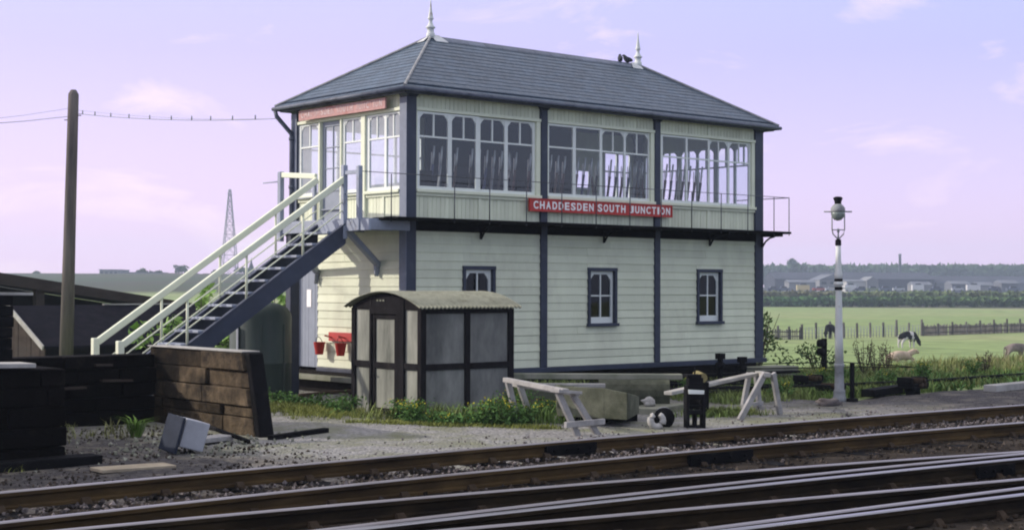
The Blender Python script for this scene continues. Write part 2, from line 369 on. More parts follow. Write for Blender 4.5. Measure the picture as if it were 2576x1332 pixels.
def yard_material():
    m = bpy.data.materials.new('yard_gravel'); m.use_nodes = True; t = m.node_tree; n = t.nodes; l = t.links
    bs = n['Principled BSDF']; bs.inputs['Roughness'].default_value = .95; bs.inputs['Specular IOR Level'].default_value = .2
    g = n.new('ShaderNodeNewGeometry'); sp = n.new('ShaderNodeSeparateXYZ'); l.new(g.outputs['Position'], sp.inputs[0])
    def noi(sc, det=6, ro=.6):
        q = n.new('ShaderNodeTexNoise'); q.inputs['Scale'].default_value = sc; q.inputs['Detail'].default_value = det; q.inputs['Roughness'].default_value = ro
        l.new(g.outputs['Position'], q.inputs[0]); return q.outputs[0]
    def mth(op, a, b2, c=None):
        q = n.new('ShaderNodeMath'); q.operation = op
        for i, z in enumerate((a, b2, c)):
            if z is None: continue
            if isinstance(z, (int, float)): q.inputs[i].default_value = z
            else: l.new(z, q.inputs[i])
        return q.outputs[0]
    def rng(f, a, c, d0=0., d1=1.):
        q = n.new('ShaderNodeMapRange'); q.inputs[1].default_value = a; q.inputs[2].default_value = c; q.inputs[3].default_value = d0; q.inputs[4].default_value = d1
        l.new(f, q.inputs[0]); return q.outputs[0]
    def mix(f, a, c, mode='MIX'):
        q = n.new('ShaderNodeMix'); q.data_type = 'RGBA'; q.blend_type = mode
        for i, z in ((0, f), (6, a), (7, c)):
            if isinstance(z, (int, float)): q.inputs[i].default_value = z
            elif isinstance(z, tuple): q.inputs[i].default_value = (*z, 1)
            else: l.new(z, q.inputs[i])
        return q.outputs[2]
    vo = n.new('ShaderNodeTexVoronoi'); vo.inputs['Scale'].default_value = 26; l.new(g.outputs['Position'], vo.inputs[0])
    pebble = n.new('ShaderNodeSeparateColor'); l.new(vo.outputs['Color'], pebble.inputs[0])
    grav = mix(rng(pebble.outputs[0], 0, 1), (.15, .146, .14), (.30, .292, .275))
    grav = mix(rng(noi(1.3, 6), .45, .68), grav, (.16, .165, .10))
    cind_shade = mix(rng(pebble.outputs[0], 0, 1), (.020, .018, .018), (.085, .078, .075))
    cind_shade = mix(rng(noi(2.2, 7), .50, .66), cind_shade, (.14, .125, .10))
    # lit gravel painted pale; cinders and wall shade left, the box's shadow right
    wob = mth('MULTIPLY_ADD', noi(.7, 5), 3.4, -1.7)
    xl = mth('ADD', sp.outputs[0], wob)
    lf = rng(xl, -7.2, -6.0); rf = rng(xl, 2.0, 6.5, 1., 0.)
    f = mth('MULTIPLY', lf, rf)
    col = mix(f, cind_shade, grav)
    l.new(col, bs.inputs['Base Color'])
    bp = n.new('ShaderNodeBump'); bp.inputs['Strength'].default_value = .9; bp.inputs['Distance'].default_value = .03
    l.new(mth('ADD', noi(9, 6), mth('MULTIPLY', vo.outputs['Distance'], -.8)), bp.inputs['Height']); l.new(bp.outputs[0], bs.inputs['Normal'])
    return m
YARD = yard_material()
def yard_edge(x): return 8.0-(12.4)*sstep(2.2, 5.8, x)+.35*nz(x, 2, .9, 4)
b = MB(); V = []; F = []; nx, ny = 190, 60
for i in range(nx+1):
    for j in range(ny+1):
        x = -30+95*(i/nx) if i < 0 else -24+84*(i/nx); y0, y1 = -8.9, yard_edge(x); y = y0+(y1-y0)*j/ny
        V.append((x, y, G+.025*nz(x, y, .8, 2)+.012*nz(x, y, 3.1, 6)-.03*sstep(y1-.6, y1, y)))
for i in range(nx):
    for j in range(ny):
        p = i*(ny+1)+j; F.append((p, p+ny+1, p+ny+2, p+1))
b.add(V, F, smooth=True); b.build('yard', YARD, kind='structure')

BALM = mat('oily_trackbed', (.022, .017, .012), .9, .45, 7, .9, 22, (.060, .050, .040), 1.7, .60, .13, bdist=.03)
b = MB(); V = []; F = []; nx, ny = 240, 110
for i in range(nx+1):
    for j in range(ny+1):
        x = -26+74*i/nx; y = -8.30-11.5*j/ny
        e = sstep(-8.25, -8.75, y)
        V.append((x, y, G-.02+e*.075+.022*nz(x, y, 2.2, 8)+.012*nz(x, y, 6, 9)))
for i in range(nx):
    for j in range(ny):
        p = i*(ny+1)+j; F.append((p, p+1, p+ny+2, p+ny+1))
b.add(V, F, smooth=True); b.build('trackbed', BALM, kind='structure')

# ------------------------------------------------------------------ the signal box
BL, BD = 9.15, 3.556
SB = thing('signal_box', (4.5, 1.8, G), 'cream weatherboarded signal box with slate hipped roof, navy corner posts and outside stair', 'signal box')
def Pf(u, z, d=0): return (u, -d, z)
def Pl(u, z, d=0): return (-d, u, z)
def Pr(u, z, d=0): return (BL+d, u, z)
def Pb(u, z, d=0): return (u, BD+d, z)
def pbox(b, P, u0, u1, z0, z1, d0, d1, **k): b.box(P(u0, z0, d0), P(u1, z1, d1), **k)
def boards(b, P, u0, u1, z0, z1, holes=(), pitch=.147):
    n = max(1, round((z1-z0)/pitch)); h = (z1-z0)/n
    for i in range(n):
        a, c = z0+i*h, z0+(i+1)*h
        cuts = [(u0, u1, a, c)]
        for (p, q, e, g) in holes:
            if e < c-.005 and g > a+.005:
                nw = []
                for (s0, s1, za, zc) in cuts:
                    if q <= s0 or p >= s1: nw.append((s0, s1, za, zc)); continue
                    if p > s0: nw.append((s0, p, za, zc))
                    if q < s1: nw.append((q, s1, za, zc))
                    if g < zc-.005: nw.append((max(p, s0), min(q, s1), g, zc))
                    if e > za+.005: nw.append((max(p, s0), min(q, s1), za, e))
                cuts = nw
        for s0, s1, za, zc in cuts:
            j = R.uniform(-.003, .003)
            d_n = .0185+j; prof = [(za, -.02), (za, .020+j), (za+.008, .023+j), (zc+(.004 if zc == c else 0), .009), (zc+(.004 if zc == c else 0), -.02)]
            js = [s0]+([s0+(s1-s0)*R.uniform(.25, .75)] if (s1-s0 > 1.6 and R.random() < .55) else [])+[s1]
            for k in range(len(js)-1):
                q0, q1 = js[k], js[k+1]-(.003 if k < len(js)-2 else 0); dj = R.uniform(-.002, .002)
                loop = [P(q0, z, d+(dj if d > 0 else 0)) for z, d in prof]; e = Vector(P(q1, 0, 0))-Vector(P(q0, 0, 0))
                b.prism(loop, e)
                for u in np.arange(q0+.05, q1-.02, .72): b.box(P(u-.006, za+.022, d_n), P(u+.006, za+.034, d_n+.0035), tone=0.0)
def matchboard(b, P, u0, u1, z0, z1, d=.0, wd=.095):
    n = max(1, round((u1-u0)/wd)); h = (u1-u0)/n
    for i in range(n): pbox(b, P, u0+i*h+.004, u0+(i+1)*h-.004, z0, z1, d-.03, d+R.uniform(-.002, .003))
    pbox(b, P, u0, u1, z0+.001, z1-.001, d-.035, d-.008)
LW = [(1.18, 1.915), (4.175, 4.93), (7.17, 7.92)]; LZ = (.75, 1.84)
bays = [(.155, 2.985), (3.145, 5.953), (6.105, 8.94)]
def f(b):
    for (u0, u1), (p, q) in zip(bays, LW): boards(b, Pf, u0, u1, .02, 2.50, [(p, q, *LZ)])
part('front_weatherboarding', CREAM, SB, f)
part('end_weatherboarding', CREAM, SB, lambda b: boards(b, Pl, .165, BD-.16, .02, 2.50, [(2.72, 3.42, -.1, 2.07)]))
part('end_weatherboarding', CREAM, SB, lambda b: boards(b, Pr, .165, BD-.16, .02, 2.50))
part('rear_weatherboarding', CREAM, SB, lambda b: boards(b, Pb, .165, BL-.16, .02, 2.50))
def f(b):
    b.box((.1, .16, -.5), (BL-.1, BD-.1, -.02)); b.box((-.12, .3, -.5), (.2, BD-.02, -.06)); b.box((0, .10, -.16), (BL, .16, 0))
part('foundation', BRICKD, SB, f)
def f(b):
    b.box((-.06, -.075, -.075), (BL+.12, .1, .018))
    b.box((-.062, .1, -.06), (.0, 2.70, .016))
part('base_plate', NAVY, SB, f, .008)
def f(b):      # ledge under the bottom plate at the end
    b.box((-.36, .25, -.20), (-.121, BD, -.115))
part('plinth_ledge', CONC, SB, f, .01)
# posts
def post(x0, x1, y0, y1, z1=4.72):
    def f(b):
        b.box((x0, y0, .02), (x1, y1, z1))
    p = part('corner_post' if x1-x0 > .17 else 'bay_post', NAVY, SB, f, .008)
    part('post_capital', NAVY, p, lambda b: b.add(*_cap(x0, x1, y0, y1, z1)))
def _cap(x0, x1, y0, y1, z):
    e = .045; P = [(x0, y0, z-.02), (x1, y0, z-.02), (x1, y1, z-.02), (x0, y1, z-.02), (x0-e, y0-e, z+.05), (x1+e, y0-e, z+.05), (x1+e, y1, z+.05), (x0-e, y1, z+.05),
         (x0-e, y0-e, z+.11), (x1+e, y0-e, z+.11), (x1+e, y1, z+.11), (x0-e, y1, z+.11)]
    F = [(3, 2, 1, 0), (8, 9, 10, 11)]
    for o in (0, 4):
        for i in range(4): F.append((o+i, o+(i+1) % 4, o+(i+1) % 4+4, o+i+4))
    return P, F
post(-.045, .155, -.045, .165); post(2.985, 3.145, -.05, .06); post(5.953, 6.105, -.05, .06); post(8.94, BL+.04, -.045, .165)
post(-.045, .155, BD-.16, BD+.04); post(8.94, BL+.04, BD-.16, BD+.04)
FACEB = mat('pale_blue_facing', (.15, .175, .23), .6, .15, 3, .15, 30, (.08, .095, .13), 3, .6, .12)
part('post_facing', FACEB, SB, lambda b: b.box((-.058, -.04, .03), (-.046, .16, 4.69)), .003)  # thin board turning the post's left side a paler blue
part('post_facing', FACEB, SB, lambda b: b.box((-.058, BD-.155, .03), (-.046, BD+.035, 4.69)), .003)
# string beam, upper panels
def f(b):
    b.box((.156, -.062, 2.43), (2.984, .02, 2.655)); b.box((3.146, -.062, 2.43), (5.952, .02, 2.655)); b.box((6.106, -.062, 2.43), (8.939, .02, 2.655))
part('string_beam', BLACKW, SB, f, .006)  # black beam and gallery boards hold the underside's shade in their colour
def f(b):
    b.box((-.040, .166, 2.46), (.02, BD-.17, 2.63)); b.box((BL-.02, .166, 2.46), (BL+.04, BD-.17, 2.63)); b.box((.16, BD-.02, 2.46), (8.93, BD+.04, 2.63))
part('string_beam', NAVY, SB, f, .006)
SILL, TRAN, HEAD = 3.197, 4.045, 4.47
for u0, u1 in bays:
    mid = (u0+u1)/2
    part('lower_panel', CREAM, SB, lambda b: (matchboard(b, Pf, u0, mid-.035, 2.656, 3.03), matchboard(b, Pf, mid+.035, u1, 2.656, 3.03)))
    part('upper_panel', CREAM, SB, lambda b: (matchboard(b, Pf, u0, mid-.02, 4.535, 4.86), matchboard(b, Pf, mid+.02, u1, 4.535, 4.86)))
def f(b):
    for u0, u1 in bays:
        mid = (u0+u1)/2
        pbox(b, Pf, mid-.034, mid+.034, 2.657, 3.029, -.02, .02); pbox(b, Pf, mid-.019, mid+.019, 4.536, 4.86, -.02, .022)
        pbox(b, Pf, u0, u1, 3.03, 3.085, -.05, .035); pbox(b, Pf, u0, u1, 3.086, 3.14, -.05, .075)
        pbox(b, Pf, u0, u1, 4.478, 4.534, -.05, .05)
        pbox(b, Pf, u0, u0+.028, 3.141, 4.477, -.05, .03); pbox(b, Pf, u1-.10, u1, 3.141, 4.477, -.05, .03)
part('window_rail', CREAM2, SB, f, .006)
def sash(P, lights, u0, u1, z0, z1, arch, split, tr=TRAN, d0=-.03, d1=.012, sub='pane', name='window', mt=None, gl=None, bot=.055):
    b = MB(); zb = z0; zt = z1
    tz0 = zt-.035
    pbox(b, P, u0, u1, zt-.035, zt, d0, d1); pbox(b, P, u0, u1, zb-bot, zb, d0, d1)
    es = [u0]+[q for l in lights for q in l]+[u1]
    for i in range(0, len(es), 2): pbox(b, P, es[i], es[i+1], zb, tz0, d0, d1-.001)
    for a, c in lights:
        if tr: pbox(b, P, a, c, tr-.015, tr+.015, d0, d1-.004)
        mid = (a+c)/2
        if split: pbox(b, P, mid-.014, mid+.014, (tr+.015) if tr else zb, tz0, d0, d1-.006)
        if arch:
            s = min(.088, (c-a)*.17)
            for uu, sg in ((a, 1), (c, -1)):
                pts = [(uu, tz0), (uu, tz0-s*1.15), (uu+sg*s*.32, tz0-s*.62), (uu+sg*s, tz0)]
                loop = [P(p, z, d0+.004) for p, z in pts]; b.prism(loop, Vector(P(0, 0, d1-.010))-Vector(P(0, 0, d0+.004)))
    o = b.build(name, mt or WHITE, SB)
    g = MB(); dm = (d0+d1)/2
    for a, c in lights: g.add([P(a, zb, dm), P(c, zb, dm), P(c, tz0, dm), P(a, tz0, dm)], [(0, 1, 2, 3)])
    g.build(sub, gl or PANE, o)
    return o
sash(Pf, [(.235, .847), (.931, 1.471)], .185, 1.545, SILL, HEAD, True, True, d0=-.01, d1=.025)
sash(Pf, [(1.602, 2.16), (2.235, 2.827)], 1.546, 2.884, SILL, HEAD, True, True, d0=-.045, d1=-.012)
sash(Pf, [(3.195, 3.79), (3.865, 4.482)], 3.174, 4.535, SILL, HEAD, False, False, d0=-.01, d1=.025)
sash(Pf, [(4.582, 5.157), (5.208, 5.817)], 4.536, 5.852, SILL, HEAD, True, True, d0=-.045, d1=-.012)
sash(Pf, [(6.19, 6.846), (6.90, 7.50)], 6.135, 7.54, SILL, HEAD, False, False, d0=-.01, d1=.025)
sash(Pf, [(7.596, 8.135), (8.194, 8.788)], 7.541, 8.839, SILL, HEAD, True, True, d0=-.045, d1=-.012)
# the end with the door
def f(b):
    matchboard(b, Pl, .166, .66, 2.63, 3.03); matchboard(b, Pl, .72, 1.20, 2.63, 3.03); matchboard(b, Pl, 1.32, 1.94, 2.63, 3.03)
part('lower_panel', CREAM, SB, f)
part('lower_panel', CREAM, SB, lambda b: matchboard(b, Pl, 2.68, BD-.165, 2.63, 3.03))
part('upper_panel', CREAM, SB, lambda b: matchboard(b, Pl, .166, BD-.165, 4.535, 4.86))
def f(b):
    for u0, u1 in ((.166, 1.20), (1.32, 1.94), (2.68, BD-.165)):
        pbox(b, Pl, u0, u1, 3.03, 3.085, -.05, .03); pbox(b, Pl, u0, u1, 3.086, 3.14, -.05, .08)
    pbox(b, Pl, .661, .719, 2.631, 3.029, -.02, .018)
    pbox(b, Pl, .166, BD-.165, 4.478, 4.534, -.05, .05)
    pbox(b, Pl, 1.20, 1.32, 2.63, 4.477, -.06, .05); pbox(b, Pl, 1.941, 1.985, 2.63, 4.477, -.05, .045); pbox(b, Pl, 2.635, 2.679, 2.63, 4.477, -.05, .045)
part('window_rail', CREAM2, SB, f, .006)
sash(Pl, [(.21, .60), (.665, 1.11)], .166, 1.199, SILL, HEAD, True, True, gl=DUSTY_SHEEN)
sash(Pl, [(1.375, 1.88)], 1.321, 1.94, SILL, HEAD, True, True, gl=DUSTY_SHEEN)
sash(Pl, [(2.74, 3.31)], 2.68, BD-.165, SILL, HEAD, True, True, gl=DUSTY_SHEEN)
def f(b):
    pbox(b, Pl, 1.986, 2.634, 2.62, 2.80, -.06, -.02); pbox(b, Pl, 1.986, 2.634, 2.80, 3.20, -.055, -.03); pbox(b, Pl, 1.986, 2.634, 3.20, 3.25, -.06, -.015)
    pbox(b, Pl, 1.986, 2.634, 4.38, 4.477, -.06, -.02)
    pbox(b, Pl, 1.986, 2.06, 3.25, 4.38, -.06, -.02); pbox(b, Pl, 2.56, 2.634, 3.25, 4.38, -.06, -.02); pbox(b, Pl, 2.298, 2.322, 3.25, 4.38, -.055, -.025)
    for z in (3.62, 4.0): pbox(b, Pl, 2.06, 2.298, z-.011, z+.011, -.055, -.026); pbox(b, Pl, 2.322, 2.56, z-.011, z+.011, -.055, -.026)
    pbox(b, Pl, 2.0, 2.62, 2.86, 2.885, -.03, .02)
dr = part('door', DOORG, SB, f, .004)
g = MB(); g.add([Pl(2.06, 3.25, -.04), Pl(2.56, 3.25, -.04), Pl(2.56, 4.38, -.04), Pl(2.06, 4.38, -.04)], [(0, 1, 2, 3)]); g.build('door_glass', DUSTY_SHEEN, dr)
part('door_handle', IRON, dr, lambda b: b.tube(Pl(2.03, 3.36, -.02), Pl(2.03, 3.36, .05), .018))
# right end and rear, seen through the glass
def f(b):
    for P, a, c in ((Pr, .166, BD-.165),):
        matchboard(b, P, a, c, 2.63, 3.14); matchboard(b, P, a, c, 4.478, 4.86)
    for a, c in ((.156, .30), (3.0, 7.0), (7.62, 8.0), (8.88, 8.94)): matchboard(b, Pb, a, c, 2.63, 4.86)
    matchboard(b, Pb, .30, 3.0, 2.63, 3.14); matchboard(b, Pb, .30, 3.0, 4.478, 4.86)
    matchboard(b, Pb, 7.0, 7.62, 2.63, 3.60); matchboard(b, Pb, 7.0, 7.62, 4.05, 4.86)
    matchboard(b, Pb, 8.0, 8.88, 2.63, 3.14); matchboard(b, Pb, 8.0, 8.88, 4.478, 4.86)
part('upper_panel', CREAM, SB, f)
for a, c in ((.166, 1.22), (1.225, 2.30), (2.305, BD-.165)): sash(Pr, [(a+.06, (a+c)/2-.03), ((a+c)/2+.03, c-.06)], a, c, SILL, 4.477, True, True)
for a, c in ((.30, 1.64), (1.645, 3.0), (8.0, 8.88)): sash(Pb, [(a+.06, (a+c)/2-.03), ((a+c)/2+.03, c-.06)], a, c, SILL, 4.477, False, False)
sash(Pb, [(7.05, 7.57)], 7.0, 7.62, 3.655, 4.05, False, False, tr=None)
# lower windows
for a, c in LW:
    o = part('lower_window', NAVY, SB, lambda b: (pbox(b, Pf, a, a+.06, .80, 1.78, -.09, .052), pbox(b, Pf, c-.06, c, .80, 1.78, -.09, .052),
             pbox(b, Pf, a-.005, c+.005, 1.781, 1.845, -.09, .056), pbox(b, Pf, a-.025, c+.025, .74, .799, -.09, .085)), .005)
    b = MB(); d0, d1 = -.055, -.02; u0, u1, z0, z1 = a+.061, c-.061, .80, 1.78; mid = (u0+u1)/2
    pbox(b, Pf, u0, u0+.055, z0, z1, d0, d1); pbox(b, Pf, u1-.055, u1, z0, z1, d0, d1); pbox(b, Pf, u0+.055, u1-.055, z1-.06, z1, d0, d1); pbox(b, Pf, u0+.055, u1-.055, z0, z0+.115, d0, d1)
    pbox(b, Pf, mid-.014, mid+.014, z0+.115, z1-.06, d0, d1-.004)
    zm = (z0+.115+z1-.06)/2; pbox(b, Pf, u0+.055, mid-.014, zm-.013, zm+.013, d0, d1-.004); pbox(b, Pf, mid+.014, u1-.055, zm-.013, zm+.013, d0, d1-.004)
    for uu, sg in ((u0+.055, 1), (u1-.055, -1)):
        b.prism([Pf(p, z, d0+.004) for p, z in ((uu, z1-.06), (uu, z1-.18), (uu+sg*.035, z1-.12), (uu+sg*.09, z1-.06))], (0, -(d1-.008-d0-.004), 0))
    b.build('sash', WHITE, o)
    g = MB(); g.add([Pf(u0, z0, -.04), Pf(u1, z0, -.04), Pf(u1, z1, -.04), Pf(u0, z1, -.04)], [(0, 1, 2, 3)]); g.build('pane', DGLASS, o)
# basement door at the end, with a notice
def f(b):
    n = 6
    for i in range(n):
        u = 2.745+.66*i/n; pbox(b, Pl, u+.003, u+.66/n-.003, .0, 2.05, -.05, -.018+R.uniform(-.003, .003))
    pbox(b, Pl, 2.72, 2.745, -.02, 2.07, -.06, .02); pbox(b, Pl, 3.405, 3.42, -.02, 2.07, -.06, .02)
d2 = part('locking_room_door', DOORG, SB, f)
part('notice', SIGNW, d2, lambda b: pbox(b, Pl, 2.98, 3.13, 1.10, 1.42, -.014, -.010))
# floors, linings
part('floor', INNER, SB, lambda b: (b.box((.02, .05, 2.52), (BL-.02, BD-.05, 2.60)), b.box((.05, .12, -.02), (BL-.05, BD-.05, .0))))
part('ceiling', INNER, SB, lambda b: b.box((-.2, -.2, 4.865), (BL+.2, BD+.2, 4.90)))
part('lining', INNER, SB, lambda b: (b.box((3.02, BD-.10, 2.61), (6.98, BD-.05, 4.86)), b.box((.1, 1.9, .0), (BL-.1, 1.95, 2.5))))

# roof
EZ, OV, RZ, RI = 4.83, .27, 6.115, 1.836
A_, B_, C_, D_ = Vector((-OV, -OV, EZ)), Vector((BL+OV, -OV, EZ)), Vector((BL+OV, BD+OV, EZ)), Vector((-OV, BD+OV, EZ))
R0, R1 = Vector((RI, BD/2, RZ)), Vector((BL-RI, BD/2, RZ))
def slates(b, p0, p1, q0, q1, rows=15, wd=.26):
    n = (p1-p0).cross(((q0+q1)/2-(p0+p1)/2)).normalized()
    ux = (p1-p0).normalized(); ln = (p1-p0).length
    for k in range(rows):
        t0, t1 = k/rows, (k+1.12)/rows
        l0, l1 = (q0-p0).dot(ux)*t0, (q0-p0).dot(ux)*t1; r0, r1 = ln+(q1-p1).dot(ux)*t0, ln+(q1-p1).dot(ux)*t1
        up = ((q0-p0)-ux*(q0-p0).dot(ux))
        off = (.5*wd if k % 2 else 0)+R.uniform(-.015, .015); i = -1
        while i*wd+off < ln:
            a = i*wd+off; c = a+wd-.004; i += 1
            s0, e0 = max(a, l0), min(c, r0); s1, e1 = max(a, l1), min(c, r1)
            if e0-s0 < .01: continue
            if e1-s1 < .003: m_ = min(max((s0+e0)/2, l1), r1); s1, e1 = m_-.002, m_+.002
            drop = .006 if R.random() < .04 else 0; h = .0078+R.uniform(0, .002)
            bs = p0+up*(t0-drop)
            v = [bs+ux*s0+n*h, bs+ux*e0+n*(h+R.uniform(-.001, .002)), p0+up*t1+ux*e1+n*.002, p0+up*t1+ux*s1+n*.002, bs+ux*s0+n*(h-.006), bs+ux*e0+n*(h-.006)]
            b.add(v, [(0, 1, 2, 3), (4, 5, 1, 0)])
def f(b):
    slates(b, A_, B_, R0, R1); slates(b, B_, C_, R1, R1); slates(b, C_, D_, R1, R0); slates(b, D_, A_, R0, R0)
    e = Vector((0, 0, -.012)); P = [A_, B_, C_, D_, R0, R1]; b.add([p+e for p in P], [(0, 1, 5, 4), (1, 2, 5), (2, 3, 4, 5), (3, 0, 4)])
roof = part('roof', SLATE, SB, f)
def hip(b, p, q): b.path([p+Vector((0, 0, .02)), q+Vector((0, 0, .03))], [.028, .028], 6, smooth=False)
for a, c in ((A_, R0), (B_, R1), (C_, R1), (D_, R0)): part('hip_flashing', HIPC, roof, lambda b: hip(b, a, c))
def f(b):
    n = 13; d = (R1-R0)/n
    for i in range(n):
        p = R0+d*i; q = p+d*.985
        b.prism([p+Vector((0, -.11, -.055)), p+Vector((0, -.095, -.035)), p+Vector((0, 0, .045)), p+Vector((0, .095, -.035)), p+Vector((0, .11, -.055)), p+Vector((0, 0, .02))], q-p)
part('ridge', RIDGE, roof, f)
FIN = [(.085, -.02), (.085, .10), (.068, .11), (.066, .20), (.095, .215), (.095, .235), (.062, .27), (.038, .34), (.036, .39), (.060, .415), (.060, .43), (.050, .46), (.022, .66), (.012, .80), (.004, .86)]
for p, k in ((R0, .96), (R1, .96)):
    fo = part('finial', LAMPW, roof, lambda b: b.lathe(p+Vector((0, 0, .0)), [(r*k, z*k*.88) for r, z in FIN], 12))
    def f(b):
        sx = 1 if p is R0 else -1
        b.prism([p+Vector((0, 0, .055)), p+Vector((0, -.16, -.085)), p+Vector((sx*.30, -.16, -.085)), p+Vector((sx*.20, 0, .055))], (0, 0, .012))
        b.prism([p+Vector((0, 0, .055)), p+Vector((-sx*.16, -.01, -.075)), p+Vector((-sx*.20, .16, -.10)), p+Vector((0, .16, -.03))], (0, 0, .012))
    part('lead_saddle', LEAD, fo, f)
def f(b):
    for p, q in ((A_, B_), (B_, C_), (C_, D_), (D_, A_)):
        d = (q-p).normalized(); o = Vector((d.y, -d.x, 0))
        P = p+o*.02+Vector((0, 0, -.035)); Q = q+o*.02+Vector((0, 0, -.035))
        b.path([P-d*.035, Q+d*.035], [.036, .036], 8)
gt = part('gutter', GUTTER, SB, f)
def f(b):
    b.box((-.20, -.20, 4.735), (BL+.20, -.155, 4.862)); b.box((-.20, BD+.155, 4.735), (BL+.20, BD+.20, 4.862))
    b.box((-.20, -.154, 4.735), (-.155, BD+.154, 4.862)); b.box((BL+.155, -.154, 4.735), (BL+.20, BD+.154, 4.862))
part('fascia', GUTTER, SB, f, .004)
def f(b):
    z = 4.75; b.path([(-.30, BD+.20, z), (-.28, BD+.18, z-.10), (-.09, BD-.02, z-.42), (-.085, BD-.03, z-.50), (-.085, BD-.03, .02)], .042, 8)
    for zz in (4.2, 3.3, 2.2, 1.2): b.tube((-.085, BD-.03, zz), (-.085, BD-.03, zz+.06), .054, n=8)
part('downpipe', GUTTER, SB, f)

# gallery along the front, landing, stair
def f(b):
    for i, (y0, y1) in enumerate(((-.62, -.44), (-.43, -.25), (-.24, -.065))):
        x = -.66
        while x < 9.38:
            x2 = min(9.40, x+R.uniform(2.3, 3.4)); b.box((x, y0, 2.585+R.uniform(-.004, .003)), (x2-.006, y1, 2.632+R.uniform(-.006, .006))); x = x2
    b.box((-.66, -.06, 2.586), (-.05, .10, 2.631))
part('gallery', BLACKW, SB, f, .006)
for x in (1.55, 4.55, 7.50, 9.12):
    def f(b):
        b.beam((x, -.60, 2.555), (x, -.063, 2.555), .05, .06); 
        b.path([(x, -.40, 2.53), (x, -.27, 2.50), (x, -.16, 2.43), (x, -.085, 2.33)], .018, 6); b.box((x-.022, -.085, 2.31), (x+.022, -.063, 2.5))
    part('gallery_bracket', IRON, SB, f)
ST = [(-.60, -.36), (.54, 0), (1.31, 0), (2.15, 0), (2.99, 0), (3.84, 0), (4.71, 0), (5.55, 0), (6.40, 0), (7.25, 0), (8.05, 0), (8.86, 0), (9.34, 0)]
def f(b):
    for x, yy in ST:
        y = -.60 if yy == 0 else yy
        b.tube((x, y, 2.55), (x, y, 3.335), .0095, n=6)
    for z in (3.33, 3.02):
        if z > 3.1:
            b.path([(-1.0, -.06, z+.05), (-.60, -.36, z+.02), (-.60, -.60, z), (9.34, -.60, z)], .0072, 6)
    b.path([(9.34, -.60, 3.33), (9.34, .9, 3.33)], .010, 6); b.tube((9.34, .9, 2.5), (9.34, .9, 3.33), .012, n=6)
part('gallery_railing', mat('railing_grey', (.05, .055, .065), .6, .3, 5), SB, f)
part('gallery', BLACKW, SB, lambda b: b.box((9.20, -.064, 2.586), (9.40, 1.0, 2.63)), .006)
def f(b):
    for i in range(6):
        b.box((-1.0+i*.158, -.09, 2.575), (-1.0+i*.158+.15, 2.36, 2.612))
part('landing', BGREY, SB, f, .004)
def f(b):
    b.box((-1.045, -.35, 2.40), (-1.001, 2.40, 2.585)); b.box((-1.0, 2.36, 2.42), (-.05, 2.40, 2.574)); b.box((-1.0, -.14, 2.42), (-.05, -.092, 2.574))
    for y in (.35, 1.2): b.box((-1.0, y, 2.43), (-.05, y+.05, 2.573))
part('landing_beam', BGREY, SB, f, .004)
for y0, y1, z1 in ((.40, .80, 1.85), (2.25, 2.70, 1.72)):
    part('landing_brace', BGREY, SB, lambda b: (b.beam((-.98, y0, 2.44), (-.03, y1, z1), .085, .10), b.prism([(-.02, y1-.05, z1+.06), (-.02, y1+.05, z1+.06), (-.02, y1, z1-.20)], (-.09, 0, 0))), .006)
part('stair_post', NAVY, SB, lambda b: b.box((-.99, 2.10, G-.1), (-.80, 2.26, 2.42)), .01)
NY, FY = .36, 1.20; SLP = .672
def sz(x): return 2.54+(x+1.0)*SLP           # top edge of the stringers
xb = -5.42
for y in (NY, FY):
    def f(b):
        b.prism([(-1.03, y-.03, sz(-1.03)), (-1.03, y-.03, sz(-1.03)-.33), (xb+.0, y-.03, sz(xb)-.33), (xb, y-.03, sz(xb))], (0, .06, 0))
        b.beam((-1.03, y, sz(-1.03)+.011), (xb, y, sz(xb)+.011), .085, .02, up=(0, 0, 1))
    part('stringer', NAVY if y == NY else NAVY, SB, f)
n = 14
for i in range(1, n+1):
    z = 2.60-.2*i-.01; x = -1.03-(.2*i)/SLP+.10
    part('tread', BGREY, SB, lambda b: (b.box((x-.13, NY+.031, z-.04), (x+.12, FY-.031, z)),), .006)
def rail_line(y, z0, z1, r, box=None):
    pass
for y, zt in ((NY, 3.30), (FY, 3.32)):
    z0 = zt; x1 = -5.05
    part('handrail', CREAM2, SB, lambda b: b.beam((-1.03, y, z0-.02), (x1+.03, y, z0-4.05*SLP+.02), .075, .105), .015)
    part('newel_post', CREAM2, SB, lambda b: b.box((x1-.055, y-.05, G-.1), (x1+.045, y+.05, z0-4.05*SLP+.08)), .01)
    def f(b):
        for x in (-1.85, -2.90, -3.94): b.tube((x, y, sz(x)-.03), (x, y, z0+(x+1.03)*SLP-.02), .020, n=6)
        for k in (.33, .52):
            b.tube((-1.03, y, sz(-1.03)+(z0-sz(-1.03))*k*.98), (x1, y, sz(x1)+(z0-sz(-1.03))*k*.98), .0115, n=6)
    part('stair_balustrade', CREAM2, SB, f)
def f(b): b.box((-1.085, .32, 2.27), (-1.0, .41, 3.50))
part('newel_post', BGREY, SB, f, .01)
part('newel_post', BGREY, SB, lambda b: b.box((-1.07, -.10, 2.40), (-.99, -.02, 3.47)), .01)
part('newel_post', BGREY, SB, lambda b: b.box((-1.085, 2.30, 2.27), (-1.0, 2.40, 3.50)), .01)
part('newel_post', BGREY, SB, lambda b: b.box((-.10, 2.72, 2.60), (-.04, 2.80, 3.46)), .01)
part('landing_rail', CREAM2, SB, lambda b: (b.beam((-1.04, 1.22, 3.36), (-1.04, 2.30, 3.44), .06, .09),), .01)
